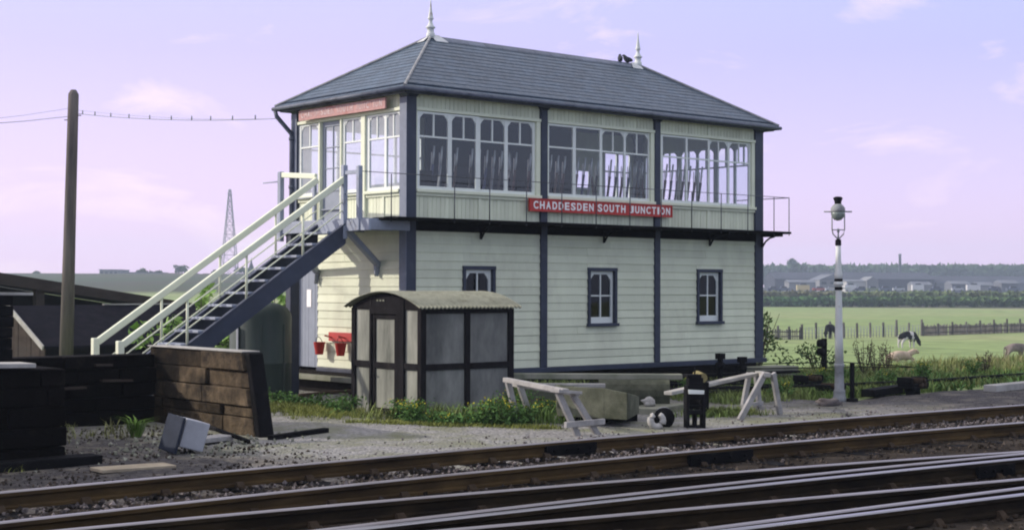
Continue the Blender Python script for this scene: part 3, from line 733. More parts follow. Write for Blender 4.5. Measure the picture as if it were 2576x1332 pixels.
part('landing_rail', BGREY, SB, lambda b: (b.beam((-1.04, -.02, 3.37), (-1.04, .32, 3.37), .05, .06), b.tube((-1.04, -.02, 3.02), (-1.04, .32, 3.02), .012, n=6), b.tube((-1.04, 2.4, 3.33), (-1.04, 2.95, 3.33), .012, n=6), b.tube((-1.04, 2.30, 3.0), (-1.04, 1.22, 3.0), .012, n=6)))

# ------------------------------------------------------------------ name boards
t = thing('name_board', (4.5, -.09, 2.845), 'bright red station name board with white capitals below the front windows', 'sign')
part('board', REDB, t, lambda b: b.box((2.64, -.118, 2.845), (6.36, -.084, 3.078)), .004)
def f(b):
    for a, c in (((2.64, -.128, 2.845), (6.36, -.116, 2.862)), ((2.64, -.128, 3.061), (6.36, -.116, 3.078)), ((2.64, -.128, 2.863), (2.657, -.116, 3.06)), ((6.343, -.128, 2.863), (6.36, -.116, 3.06))): b.box(a, c)
part('beading', REDB, t, f)
lettering(['CHADDESDEN', 'SOUTH', 'JUNCTION'], 3.56, .142, .006, .030, Matrix(((1, 0, 0, 2.735), (0, 0, -1, -.1185), (0, 1, 0, 2.892), (0, 0, 0, 1))), SIGNW, t)
t = thing('name_board', (-.14, 1.8, 4.53), 'faded pinkish name board with worn white lettering under the eaves above the door', 'sign')
part('board', REDF, t, lambda b: b.box((-.158, .44, 4.525), (-.125, 3.17, 4.712)), .004)
lettering(['CHADDESDEN', 'SOUTH', 'JUNCTION'], 2.56, .115, .004, .03, Matrix(((0, 0, -1, -.158), (-1, 0, 0, 3.09), (0, 1, 0, 4.572), (0, 0, 0, 1))), SIGNF, t)

# ------------------------------------------------------------------ inside the box
STEELH = mat('lever_handle_steel', (.62, .62, .58), .35, .1, 6, metal=.35)
LCOL = [mat('lever_red', (.07, .012, .012), .5), mat('lever_blue', (.03, .05, .14), .5), mat('lever_black', (.02, .02, .02), .5), mat('lever_white', (.35, .36, .36), .5), mat('lever_brown', (.10, .05, .03), .5)]
t = thing('lever_frame', (4.4, .9, 2.6), 'long row of signal levers with polished handles behind the front windows', 'lever frame')
part('frame_casting', IRON, t, lambda b: b.box((.5, .78, 2.601), (8.5, 1.15, 2.78)), .01)
n = 44
for i in range(n):
    x = .62+i*.176
    if i in (1, 2, 7): continue
    thrown = R.random() < .12; dy = .34 if thrown else 0
    b = MB(); p0 = Vector((x, .97, 2.70)); p1 = Vector((x, .80+dy, 3.66)); p2 = Vector((x, .755+dy*1.2, 3.99))
    b.beam(p0, p1, .016, .055, up=(0, 1, 0), mi=0); b.path([p1, p1.lerp(p2, .4), p2], [.014, .021, .017], 8, mi=1)
    b.beam(p1+Vector((0, .05, -.12)), p1+Vector((0, .035, .22)), .010, .014, mi=1)
    b.build('lever', [LCOL[(0, 2, 0, 1, 3, 2, 4)[i % 7]], STEELH], t)
t = thing('desk', (.7, 2.2, 2.6), 'dark wooden writing desk behind the end windows of the signal box', 'desk')
part('desk_top', BLACKW, t, lambda b: b.box((.42, .5, 3.24), (.95, 1.9, 3.30)), .006)
for x in (.5, .88):
    for y in (.56, 1.84): part('leg', BLACKW, t, lambda b: b.box((x-.03, y-.03, 2.60), (x+.03, y+.03, 3.239)))
part('telephone_box', IRON, t, lambda b: b.box((.5, .35, 3.0), (.8, .49, 3.5)), .01)
# ------------------------------------------------------------------ fire buckets
t = thing('bucket_rack', (-.09, 1.9, .5), 'red painted wooden bracket board for fire buckets on the cream end wall', 'bucket rack')
part('backboard', REDB, t, lambda b: b.box((-.085, 1.50, .50), (-.036, 2.26, .66)), .006)
for y in (1.75, 2.46-.28): part('hook', REDB, t, lambda b: b.tube((-.06, y, .56), (-.22, y, .60), .014, n=6))
for k, (y, lab) in enumerate(((2.44, 'red fire bucket hanging nearest the grey basement door'), (1.76, 'red fire bucket hanging beside the lamp hut under the bracket board'))):
    t = thing('fire_bucket', (-.16, y, .25), lab, 'bucket', 'red fire buckets on the end wall')
    part('body', REDB, t, lambda b: (b.lathe((-.16, y, .25), [(.070, 0), (.072, .01), (.108, .22), (.112, .225), (.104, .226), (.068, .02)], 16)))
    part('handle', IRON, t, lambda b: b.path([(-.16, y-.11, .46), (-.18, y-.07, .54), (-.18, y, .575), (-.18, y+.07, .54), (-.16, y+.11, .46)], .006, 5))

# ------------------------------------------------------------------ lamp hut
X0, X1, Y0, Y1, EV = -2.10, -.33, -3.17, -1.40, 1.16
HUT = thing('lamp_hut', (-1.2, -2.3, G), 'small concrete panel lamp hut with black framing and curved corrugated roof', 'hut')
def arcz(y): 
    u = (y-(Y0+Y1)/2)/((Y1-Y0)/2+.09); return EV-.0+.235*(1-u*u)
def f(b):
    b.box((X0, Y0, G-.05), (X0+.10, Y0+.09, EV)); b.box((-1.28, Y0, G-.05), (-1.18, Y0+.09, 1.09)); b.box((X1-.11, Y0, G-.05), (X1, Y0+.09, EV))
    b.box((X0+.101, Y0-.004, 1.09), (X1-.111, Y0+.09, EV-.01)); b.box((X0+.101, Y0-.003, .265), (-1.281, Y0+.088, .355)); b.box((-1.179, Y0-.003, .265), (X1-.111, Y0+.088, .355))
    b.box((X0, Y1-.10, G-.05), (X0+.09, Y1, EV)); b.box((X1-.10, Y1-.10, G-.05), (X1, Y1, EV))
    b.box((X0-.004, -1.93, G-.05), (X0+.09, -1.88, EV+.14)); b.box((X0-.012, -2.76, G-.05), (X0+.09, -2.57, EV+.14))
    b.box((X0-.002, -1.88, .27), (X0+.088, Y1-.101, .36)); b.box((X0-.002, Y0+.091, .27), (X0+.088, -2.761, .36))
    b.box((X0-.006, -2.569, 1.07), (X0+.088, -1.931, EV+.02))
    y = Y0
    loop = [(X0+.004, Y0+.02, EV-.02)]+[(X0+.004, yy, arcz(yy)-.03) for yy in np.linspace(Y0+.02, Y1-.02, 12)]+[(X0+.004, Y1-.02, EV-.02)]
    b.prism(loop, (.07, 0, 0)); b.prism([(X1-.004, p[1], p[2]) for p in loop], (-.07, 0, 0))
part('frame', SHEDB, HUT, f, .006)
for a, c in ((X0+.10, -1.28), (-1.18, X1-.11)):
    part('side_panel', CONCP2, HUT, lambda b: b.box((a+.001, Y0+.030, .356), (c-.001, Y0+.06, 1.089)))
    part('side_panel', CONCP2, HUT, lambda b: b.box((a+.001, Y0+.022, G-.05), (c-.001, Y0+.06, .264)))
for a, c in ((-1.88, Y1-.10), (Y0+.09, -2.76)):
    part('end_panel', CONCP, HUT, lambda b: b.box((X0+.03, a+.001, .361), (X0+.06, c-.001, EV-.021)))
    part('end_panel', CONCP, HUT, lambda b: b.box((X0+.03, a+.001, G-.05), (X0+.06, c-.001, .269)))
part('rear_panel', CONCP2, HUT, lambda b: (b.box((X0+.1, Y1-.07, G-.05), (X1-.1, Y1-.03, EV)), b.box((X1-.07, Y0+.1, G-.05), (X1-.03, Y1-.1, EV))))
def f(b):
    a, c = -2.565, -1.935
    b.box((X0+.020, a, G+.02), (X0+.075, a+.075, 1.065)); b.box((X0+.020, c-.06, G+.02), (X0+.075, c, 1.065))
    for z0, z1 in ((G+.02, G+.09), (.26, .35), (1.0, 1.065)): b.box((X0+.022, a+.0755, z0), (X0+.074, c-.0605, z1))
dr = part('door', SHEDB, HUT, f, .004)
part('door_panel', CONCP, dr, lambda b: (b.box((X0+.045, -2.489, .351), (X0+.06, -1.996, .999)), b.box((X0+.045, -2.489, G+.091), (X0+.06, -1.996, .259))))
part('handle', IRON, dr, lambda b: b.tube((X0+.0, -2.02, .16), (X0+.0, -1.98, .16), .012, n=6))
part('number_plate', CONC, HUT, lambda b: [b.box((X0-.012, -2.27+i*.075, EV+.10), (X0+.002, -2.23+i*.075, EV+.125)) for i in range(3)])
def f(b):
    nx, ny = 200, 18; V = []; F = []
    for lay in (0, 1):
        for i in range(nx+1):
            x = X0-.09+(X1-X0+.165)*i/nx; cw = .011*math.cos(2*math.pi*(x-X0)/.074)
            for j in range(ny+1):
                y = Y0-.085+(Y1-Y0+.17)*j/ny; V.append((x, y, arcz(y)+cw+.012-lay*.012+.006*nz(x, y, 2.2, 3)))
    o = (nx+1)*(ny+1)
    for i in range(nx):
        for j in range(ny):
            p = i*(ny+1)+j; F.append((p, p+ny+1, p+ny+2, p+1)); F.append((o+p, o+p+1, o+p+ny+2, o+p+ny+1))
    for i in range(nx):
        for j in (0, ny):
            p = i*(ny+1)+j; F.append((p, p+ny+1, p+ny+1+o, p+o))
    for j in range(ny):
        for i in (0, nx):
            p = i*(ny+1)+j; F.append((p, p+1, p+1+o, p+o))
    b.add(V, F, smooth=True)
part('roof', ASB, HUT, f)

# ------------------------------------------------------------------ walls on the left
W = thing('block_wall', (-5.1, -2.6, G), 'short brown wall of weathered blocks ending in a black upright baulk', 'wall')
def blockface(b, x0, x1, ya, yb, za, courses, sh=None, axis='y'):
    z = za
    for ci, h in enumerate(courses):
        p = ya-(R.uniform(.1, .5) if ci % 2 else 0)
        while p < yb:
            q = p+R.uniform(.6, 1.5); a, c = max(p, ya), min(q, yb); p = q
            if c-a < .05: continue
            j = R.uniform(-.03, .03); s0 = sh(z) if sh else 0; s1 = sh(z+h) if sh else 0
            e = .007
            if axis == 'y':
                a0, a1 = (a+s0, a+s1) if a == ya else (a, a)
                P = [(x0+j, a0+e, z+e), (x1, a0+e, z+e), (x1, c-e, z+e), (x0+j, c-e, z+e), (x0+j+R.uniform(-.01, .01), a1+e, z+h-e), (x1, a1+e, z+h-e), (x1, c-e, z+h-e), (x0+j+R.uniform(-.01, .01), c-e, z+h-e)]
            else:
                P = [(a+e, x0+j, z+e), (c-e, x0+j, z+e), (c-e, x1, z+e), (a+e, x1, z+e), (a+e, x0+j, z+h-e), (c-e, x0+j, z+h-e), (c-e, x1, z+h-e), (a+e, x1, z+h-e)]
            b.hexa(P)
        z += h
    return z
crs = (.24, .14, .23, .22, .235)
part('blockwork', STONE, W, lambda b: (blockface(b, -5.28, -5.03, -3.88, -1.0, G-.02, crs, sh=lambda z: .27*(z-G)/1.05), b.box((-5.24, -3.5, G-.02), (-5.07, -1.05, .60))), .012)
part('coping', WOODG, W, lambda b: b.box((-5.30, -3.60, .627), (-5.03, -1.0, .645)), .006)
part('end_baulk', BLACKW, W, lambda b: b.hexa([(-5.275, -4.03, G-.05), (-5.06, -4.03, G-.05), (-5.05, -3.90, G-.05), (-5.27, -3.90, G-.05), (-5.27, -3.73, .625), (-5.06, -3.73, .625), (-5.05, -3.61, .625), (-5.27, -3.61, .625)]), .02)
W = thing('shade_black_wall', (-7.4, -1.1, G), 'long shade-blackened stone retaining wall on the left with ragged top', 'wall')
part('stonework', SHADEBLK, W, lambda b: blockface(b, -1.24, -.8, -12.5, -5.285, G-.02, (.20, .19, .20, .19, .19), axis='x'), .014)
part('ledge_stone', WOODB, W, lambda b: [b.obox((x, -1.27, z), (ln, .12, .03), (0, .04*R.uniform(-1, 1), 0)) for x, z, ln in ((-5.9, .18, .45), (-6.6, .10, .5), (-6.9, .30, .3), (-6.1, .40, .25), (-7.2, -.02, .4))], .004)
W = thing('shade_black_pier', (-9.2, -4.9, G), 'black block pier nearest the track at the left edge', 'wall')
part('stonework', SHADEBLK, W, lambda b: (blockface(b, -5.2, -4.75, -11.5, -8.37, G-.03, (.22, .21, .22, .20, .20), axis='x'), b.box((-11.5, -5.15, G-.03), (-8.42, -2.4, .60))), .016)
part('top_slab', WOODG, W, lambda b: b.obox((-9.6, -5.02, .655), (1.75, .42, .05), (0, .02, 0)), .01)
W = thing('sleeper_stack', (-8.3, -1.9, G), 'tall stack of black sleepers at the left picture edge topped by a pale plank', 'sleeper stack')
def f(b):
    z = .55
    for i in range(6):
        for j in range(2): b.obox((-8.95+R.uniform(-.02, .02), -2.0+.27*j, z+.07), (2.5, .25, .13), (0, 0, R.uniform(-.01, .01)))
        z += .135
part('sleepers', BLACKW, W, f, .01)
part('base_wall', SHADEBLK, W, lambda b: b.box((-10.1, -2.15, G), (-7.72, -1.3, .56)))
part('top_plank', WOODG, W, lambda b: b.obox((-8.6, -2.1, z1s+.02), (2.3, .22, .035), (0, .01, .03))) if False else part('top_plank', WOODG, W, lambda b: b.obox((-8.55, -2.05, 1.385), (2.2, .24, .035), (0, .01, .05)), .004)

# ------------------------------------------------------------------ things lying on the left
t = thing('battery_box', (-7.0, -4.9, G), 'grey metal equipment box tipped over on the cinders with its dark lid leaning on it', 'equipment box')
rx = (.05, .27, -.08)
part('casing', GREYL, t, lambda b: b.obox((-6.80, -4.98, G+.21), (.30, .36, .33), rx), .012)
part('lid', mat('lid_slate_grey', (.030, .036, .052), .7, .2, 6, .2, 40), t, lambda b: b.obox((-7.02, -5.0, G+.225), (.035, .46, .42), rx), .008)
part('catch', IRON, t, lambda b: b.obox((-6.85, -4.88, G+.40), (.05, .04, .03), rx), .004)
t = thing('plank', (-6.1, -4.3, G), 'short pale plank lying beside the grey equipment box', 'plank'); part('board', WOODW, t, lambda b: b.obox((-6.1, -4.27, G+.05), (.62, .20, .06), (.05, .02, .42)), .008)
t = thing('iron_bar', (-5.6, -3.8, G), 'dark iron bar leaning on the ground in front of the brown wall', 'bar'); part('rod', IRON, t, lambda b: b.tube((-5.62, -3.05, G+.13), (-5.86, -4.72, G+.04), .028, n=8))
t = thing('timber', (-4.8, -4.2, G), 'dark timber lying on gravel at the foot of the black baulk', 'timber'); part('baulk', BLACKW, t, lambda b: b.beam((-5.3, -4.30, G+.015), (-4.28, -4.02, G+.03), .10, .06), .01)
t = thing('board', (-8.1, -6.25, G), 'flat buff board lying in the ballast beside the far rail', 'board'); part('board', mat('buff_board', (.33, .28, .20), .9, .2, 5, .4, 40), t, lambda b: b.obox((-8.1, -6.22, G+.03), (.85, .26, .035), (.03, .02, .05)), .006)
t = thing('timber', (-8.6, -5.6, G), 'half-buried black sleeper end in front of the black pier', 'timber'); part('baulk', BLACKW, t, lambda b: b.obox((-8.75, -5.42, G+.03), (1.3, .25, .14), (.02, .0, .08)), .014)
t = thing('rusty_pipe', (-1.0, 1.4, G), 'low rusty pipe rail between the green tank and the lamp hut', 'pipe')
part('pipe', RUSTIRON, t, lambda b: b.path([(-1.85, .45, G+.12), (-.95, .62, G+.13), (.1, .75, G+.15)], .03, 8)); part('support', RUSTIRON, t, lambda b: [b.box((x-.03, y-.03, G-.05), (x+.03, y+.03, G+.1)) for x, y in ((-1.6, .5), (-.4, .69))])

# green tank
t = thing('water_tank', (-1.55, 2.0, G), 'dark green riveted iron tank with rounded top under the stair', 'tank')
TC = Vector((-1.62, 2.05, G-.05))
part('shell', TANKG, t, lambda b: b.lathe(TC, [(.52, 0), (.53, .02), (.53, .62), (.54, .63), (.53, .65), (.53, 1.42), (.51, 1.50), (.45, 1.58), (.30, 1.65), (.1, 1.685), (.02, 1.69)], 32))
part('seam', TANKG, t, lambda b: [b.box((TC.x+.53*math.cos(a)-.012, TC.y+.53*math.sin(a)-.012, G), (TC.x+.53*math.cos(a)+.012, TC.y+.53*math.sin(a)+.012, G+1.25)) for a in (3.4, 4.2, 5.0)])
part('streak', GREYM, t, lambda b: b.box((TC.x-.545, TC.y-.17, G+.55), (TC.x-.53, TC.y-.11, G+1.2)))

# ------------------------------------------------------------------ in front of the box
def bar(b, p, q, wd=.07, h=.045, **k): b.beam(p, q, wd, h, **k)
t = thing('trestle', (-1.9, -5.5, G), 'bleached wooden trestle leaning over beside the lamp hut', 'trestle', 'wooden trestles before the signal box')
fl1, fl2, nl1, nl2 = (Vector((-1.80, -4.75, .20)), Vector((-1.46, -4.62, .09)), Vector((-2.34, -6.36, .17)), Vector((-2.02, -6.30, .10)))
for p, q in ((fl1, (-1.61, -4.76, G-.02)), (fl2, (-1.21, -4.60, G-.02)), (nl1, (-2.02, -6.41, G-.02)), (nl2, (-1.68, -6.42, G-.02))):
    part('leg', WOODW, t, lambda b: b.beam(p, q, .085, .05, up=(0, 1, 0)), .006)
part('top_rail', WOODW, t, lambda b: (bar(b, (-1.76, -4.66, .20), (-2.28, -6.46, .16), .09, .06), bar(b, (-1.56, -4.60, .12), (-2.04, -6.42, .11), .07, .05)), .006)
part('cross_bar', WOODW, t, lambda b: bar(b, (-2.30, -6.47, -.265), (-1.60, -6.45, -.26), .05, .075), .006)
part('head_board', WOODW, t, lambda b: bar(b, (-2.40, -6.38, .165), (-1.98, -6.36, .125), .16, .04), .006)
t = thing('trestle', (2.4, -5.6, G), 'bleached wooden trestle standing by the black ironwork to the right', 'trestle', 'wooden trestles before the signal box')
for p, q in (((2.02, -6.10, .22), (1.36, -6.18, G-.02)), ((2.30, -6.02, .21), (2.55, -5.95, G+.0)), ((3.24, -4.9, .12), (3.40, -4.83, G-.02)), ((2.98, -4.98, .14), (2.8, -5.0, G-.0))):
    part('leg', WOODW, t, lambda b: b.beam(p, q, .095, .05, up=(0, 1, 0)), .006)
part('top_rail', WOODG, t, lambda b: bar(b, (1.98, -6.18, .20), (3.34, -4.86, .12), .10, .07), .006)
part('cross_bar', WOODW, t, lambda b: bar(b, (2.72, -5.06, -.36), (3.48, -4.82, -.36), .05, .06), .006)
t = thing('plank', (1.6, -4.6, 0), 'grey plank sloping from the black ironwork up to the right trestle', 'plank'); part('board', WOODG, t, lambda b: bar(b, (.75, -5.35, -.06), (2.75, -5.30, .15), .16, .05), .006)
t = thing('concrete_beam', (.7, -3.7, .05), 'long grey concrete beam laid level across the troughs', 'beam'); part('beam', CONC, t, lambda b: b.beam((-.27, -2.98, .12), (1.66, -4.78, .12), .22, .085), .012)
t = thing('concrete_beam', (.6, -4.0, .0), 'shorter grey beam lying under the long one near the lamp hut', 'beam'); part('beam', WOODG, t, lambda b: b.beam((-.30, -3.35, .0), (.60, -4.2, .0), .16, .06), .012)
def trough(b, c, ln, wd, h, th, rz, tilt=0, taper=0):
    M = Matrix.Translation(c) @ Euler((tilt, 0, rz)).to_matrix().to_4x4(); l2, w2 = ln/2, wd/2
    def bx(x0, y0, z0, x1, y1, z1, zt=None):
        zt = z1 if zt is None else zt
        b.hexa([M @ Vector(p) for p in ((x0, y0, z0), (x1, y0, z0), (x1, y1, z0), (x0, y1, z0), (x0, y0, z1), (x1, y0, zt), (x1, y1, zt), (x0, y1, z1))])
    bx(-l2, -w2, 0, l2, w2, th); bx(-l2, -w2, th+.001, l2, -w2+th, h, h-taper); bx(-l2, w2-th, th+.001, l2, w2, h, h-taper); bx(-l2, -w2+th+.001, th+.001, -l2+th, w2-th-.001, h-.002)
    bx(l2-th, -w2+th+.001, th+.001, l2, w2-th-.001, h-taper-.002)
def c5(x, y): return ((1640+x/3.903)/1.2896, (1150+y/3.903)/1.2896)
t = thing('concrete_trough', (.2, -4.7, G), 'large shade-dark concrete trough with sloping rim below the long beam', 'trough')
zb_ = -.30; BLp, BMp, BRp = U(*c5(655, 775), z=zb_), U(*c5(1540, 825), z=zb_), U(*c5(1690, 742), z=zb_); bk = Vector((AX_F.x, AX_F.y, 0)).normalized()*.62
def f(b):
    def wall(p, q, hp, hq, inw):
        n_ = Vector((0, 0, 1)); i_ = inw.normalized()*.07
        b.hexa([p, q, q+i_, p+i_, p+n_*hp, q+n_*hq, q+n_*hq+i_, p+n_*hp+i_])
    mid = BLp.lerp(BMp, .68)
    wall(BLp, mid, .41, .41, bk); wall(mid, BMp, .41, .36, bk); wall(BMp, BRp, .36, .235, bk)
    e = bk*1.0; wall(BLp+e, BRp+e, .40, .22, -bk); s1 = (BMp-BLp); wall(BLp+bk*.115, BLp+e*.88, .40, .395, s1); wall(BRp+bk*.115, BRp+e*.88, .23, .22, -s1)
    b.hexa([p+Vector((0, 0, z)) for z in (.005, .07) for p in (BLp+bk*.12, BMp+bk*.12, BRp+bk*.12, BLp+bk*.85)])
part('trough', CONC2, t, f, .008)
t = thing('timber_bearer', (.2, -4.7, G), 'black timber bearers on the ground under the concrete trough', 'timbers')
part('bearer', BLACKW, t, lambda b: (b.beam(BLp.lerp(BRp, .15)+bk*.10+Vector((0, 0, -.065)), BLp.lerp(BRp, .95)+bk*.14+Vector((0, 0, -.065)), .20, .12), b.beam(BLp.lerp(BRp, .1)+bk*.7+Vector((0, 0, -.065)), BLp.lerp(BRp, .9)+bk*.7+Vector((0, 0, -.065)), .20, .12)), .01)
t = thing('concrete_trough', (-.2, -3.7, G), 'upright concrete slab block next to the lamp hut', 'trough'); part('trough', CONC2, t, lambda b: trough(b, (.05, -3.55, G), .75, .50, .42, .08, -.72), .012)
t = thing('timber_heap', (.6, -3.0, G), 'heap of black timbers under the front sill of the signal box', 'timbers')
part('baulk', BLACKW, t, lambda b: [b.beam((x0, y0, z0), (x0+ln, y0+R.uniform(-.25, .25), z0+R.uniform(-.04, .04)), .22, .12) for x0, y0, z0, ln in ((-.1, -2.2, -.34, 2.0), (.4, -1.9, -.22, 1.8), (1.6, -2.4, -.34, 2.3), (2.4, -2.0, -.20, 1.7), (3.4, -2.3, -.33, 2.2), (4.6, -1.8, -.3, 1.9))], .012)
t = thing('concrete_pipe', (1.5, -4.0, G), 'curved concrete pipe section lying behind the white lump', 'pipe')
def f(b):
    n = 20; V = []; F = []; M = Matrix.Translation((1.55, -3.85, G+.22)) @ Euler((0, 0, -.75)).to_matrix().to_4x4()
    for i, (x, r) in enumerate(((-.55, .30), (.55, .30), (.55, .23), (-.55, .23))):
        for j in range(n): a = 2*math.pi*j/n; V.append(M @ Vector((x, r*math.cos(a), r*math.sin(a))))
    for i in range(4):
        for j in range(n): F.append((i*n+j, i*n+(j+1) % n, ((i+1) % 4)*n+(j+1) % n, ((i+1) % 4)*n+j))
    b.add(V, F, smooth=False)
part('pipe', CONC2, t, f)
t = thing('concrete_slab', (1.4, -4.7, G), 'flat concrete slab on the ground under the white lump', 'slab'); part('slab', CONC, t, lambda b: b.obox((1.35, -4.55, G+.05), (1.2, .5, .11), (0, 0, .35)), .012)
t = thing('iron_stand', (-.08, -6.6, G), 'black iron stand with a white plate beside the far rail', 'iron stand')
c_, s_ = Vector((-.06, -6.62, 0)), -.55
def stand(b):
    M = Matrix.Translation(c_) @ Euler((0, 0, s_)).to_matrix().to_4x4()
    def bx(x0, y0, z0, x1, y1, z1): b.hexa([M @ Vector(p) for p in ((x0, y0, z0), (x1, y0, z0), (x1, y1, z0), (x0, y1, z0), (x0, y0, z1), (x1, y0, z1), (x1, y1, z1), (x0, y1, z1))])
    for sx in (-1, 1): bx(sx*.112-.022, -.08, G-.02, sx*.112+.022, .08, .10)
    bx(-.020, -.06, G-.02, .020, .06, -.19); bx(-.089, -.07, -.24, .089, .07, -.18); bx(-.089, -.07, G+.0, .089, .07, G+.035); bx(-.089, -.07, -.03, .089, .07, .099)
    bx(-.125, -.095, .101, .125, .095, .155); bx(-.10, -.08, .156, .10, .08, .26); bx(-.13, -.10, .261, .07, .09, .305); bx(.085, -.02, .15, .16, .02, .19)
    b.tube(M @ Vector((0, 0, .30)), M @ Vector((.01, 0, .40)), .012, n=6); b.tube(M @ Vector((-.135, -.03, -.12)), M @ Vector((.14, -.03, -.12)), .018, n=8)
part('frame', IRON, t, stand, .01)
def f(b):
    M = Matrix.Translation(c_) @ Euler((0, 0, s_)).to_matrix().to_4x4(); b.hexa([M @ Vector(p) for p in ((-.115, -.118, .045), (.10, -.118, .04), (.10, -.100, .04), (-.115, -.100, .045), (-.12, -.118, .105), (.105, -.118, .092), (.105, -.100, .092), (-.12, -.100, .105))])
part('white_plate', WHITE, t, f, .006)
t = thing('log_end', (.5, -6.0, .2), 'round sawn log end with yellowish face behind the iron stand', 'log'); lc = U(1768, 950, y=-5.6); part('log', mat('log_wood', (.22, .19, .09), .9, .3, 6, .4), t, lambda b: (b.tube(lc, lc+Vector((AX_F.x, AX_F.y, 0))*.7, .072, n=12),), .008); part('prop', BLACKW, t, lambda b: b.box((lc.x+.1, lc.y+.15, G), (lc.x+.3, lc.y+.4, lc.z-.08)))
t = thing('white_ring', (-.66, -6.5, G), 'broken white porcelain ring lying by the far rail', 'ring')
def f(b):
    a0 = Vector((-.64, -6.47, G+.12)); e1, e2 = Vector((.80, -.60, 0)), Vector((0, 0, 1)); P = []
    for i in range(15):
        a = math.radians(115+310*i/14); P.append(a0+e1*(math.cos(a)*.085)+e2*(math.sin(a)*.088))
    b.path(P, [.036+.014*math.sin(math.pi*i/14) for i in range(15)], 8)
part('ring', PORC, t, f)
t = thing('dark_drum', (-.3, -6.4, G), 'small dark round drum between the white ring and the iron stand', 'drum'); part('drum', GREYM, t, lambda b: b.tube((-.36, -6.34, G+.13), (-.22, -6.2, G+.13), .135, n=18)); part('rim', IRON, t, lambda b: b.tube((-.366, -6.346, G+.13), (-.345, -6.325, G+.13), .142, n=18))
def lump(name, c, sz, mt, label, cat, grp=None, seed=0, el=(1, 1, 1)):
    t = MB(); n = 10; V = []; F = []
    for i in range(n+1):
        th = math.pi*i/n
        for j in range(2*n):
            ph = math.pi*j/n; d = Vector((math.sin(th)*math.cos(ph), math.sin(th)*math.sin(ph), math.cos(th)))
            r = sz*(1+.55*mnoise.noise(d*1.6+Vector((seed*3.1, 0, 0)))); V.append((c[0]+d.x*r*el[0], c[1]+d.y*r*el[1], c[2]+d.z*r*el[2]))
    for i in range(n):
        for j in range(2*n): a = i*2*n+j; q = i*2*n+(j+1) % (2*n); F.append((a, q, q+2*n, a+2*n))
    t.add(V, F, smooth=True); return tag(t.build(name, mt, loc=c), label, cat, grp)
lump('white_stone', (1.12, -4.60, G+.17), .095, PORC, 'white painted stone on the concrete slab under the beam', 'stone', None, 1, (1.3, .9, .75))
lump('white_stone', (2.22, -4.72, G+.06), .09, PORC, 'white painted stone in the grass left of the right trestle', 'stone', None, 2, (.8, .8, 1.1))
lump('stone', (4.5, -5.35, G+.05), .17, STONEM, 'flat grey stone on the dark ground near the lamp post', 'stone', None, 3, (1.5, 1, .45))

# rods, pulleys and stools to the right
t = thing('point_rodding', (9, -3.5, -.3), 'pair of black point rods running right past the lamp post', 'point rods')
part('rod', IRON, t, lambda b: b.path([(.3, -1.2, -.22), (3.0, -2.6, -.25), (6.15, -3.50, -.27), (9.76, -3.55, -.31), (13.4, -3.5, -.31), (26, -3.6, -.30)], .026, 6))
part('rod', IRON, t, lambda b: b.path([(4.0, -1.0, -.20), (6.0, -2.7, -.28), (8.2, -3.42, -.34), (13.4, -3.35, -.37), (26, -3.4, -.36)], .02, 6))
stl = None
for k, (px, py, lab) in enumerate(((370, 1112, 'black roller stool left of the lamp post'), (490, 1135, 'small black roller stool at the foot of the lamp post'), (1000, 1130, 'large black roller stool under the rods midway to the right edge'), (1320, 1150, 'black roller stool under the rods nearest the right edge'))):
    p = U((2400+px/1.665)/1.2896, (600+py/1.665)/1.2896, z=G); p.y = max(p.y, -4.6); hh = .30 if k in (0, 2) else .2
    t = thing('roller_stool', (p.x, p.y, G), lab, 'roller stool', 'roller stools of the point rods')
    part('frame', IRON, t, lambda b: (b.box((p.x-.07, p.y-.10, G-.05), (p.x+.07, p.y+.10, G+hh*.45)), b.box((p.x-.22, p.y-.16, G+hh*.45), (p.x+.22, p.y+.16, G+hh*.62)), b.box((p.x-.25, p.y-.16, G+hh*.62), (p.x-.19, p.y+.16, G+hh)), b.box((p.x+.19, p.y-.16, G+hh*.62), (p.x+.25, p.y+.16, G+hh))), .008)
    part('roller', RUSTIRON, t, lambda b: (b.tube((p.x, p.y-.18, G+hh*.8), (p.x, p.y+.18, G+hh*.8), .06, n=10), b.tube((p.x+.12, p.y-.18, G+hh*.8), (p.x+.12, p.y+.18, G+hh*.8), .05, n=10)))
t = thing('pulley_post', (10.7, -.5, G), 'black signal wire pulley post standing in the weeds left of the lamp post', 'pulley post')
part('post', IRON, t, lambda b: b.box((10.68, -.46, G-.3), (10.78, -.38, .40)), .006)
for z in (.12, .30): part('pulley', IRON, t, lambda b: b.tube((10.60, -.48, z), (10.60, -.38, z), .085, n=12))
for x, y, zt, lab in ((6.55, -1.2, .17, 'black wire pulley stake before the last bay of the box, left one'), (7.3, -1.1, .08, 'black wire pulley stake below the right corner of the box')):
    t = thing('pulley_post', (x, y, G), lab, 'pulley post')
    part('post', IRON, t, lambda b: b.box((x-.04, y-.04, G-.1), (x+.04, y+.04, zt-.06)), .006); part('pulley', IRON, t, lambda b: (b.box((x-.08, y-.06, zt-.059), (x+.08, y+.06, zt+.05)), b.tube((x, y-.07, zt-.18), (x, y+.07, zt-.18), .07, n=10)))
t = thing('marker_post', (5.75, -5.2, G), 'thin black iron post close to the right of the lamp post', 'post'); part('post', IRON, t, lambda b: b.box((5.62, -4.98, G-.05), (5.68, -4.92, .22)), .006); part('foot', IRON, t, lambda b: b.box((5.58, -5.02, G-.03), (5.72, -4.88, G+.04)))
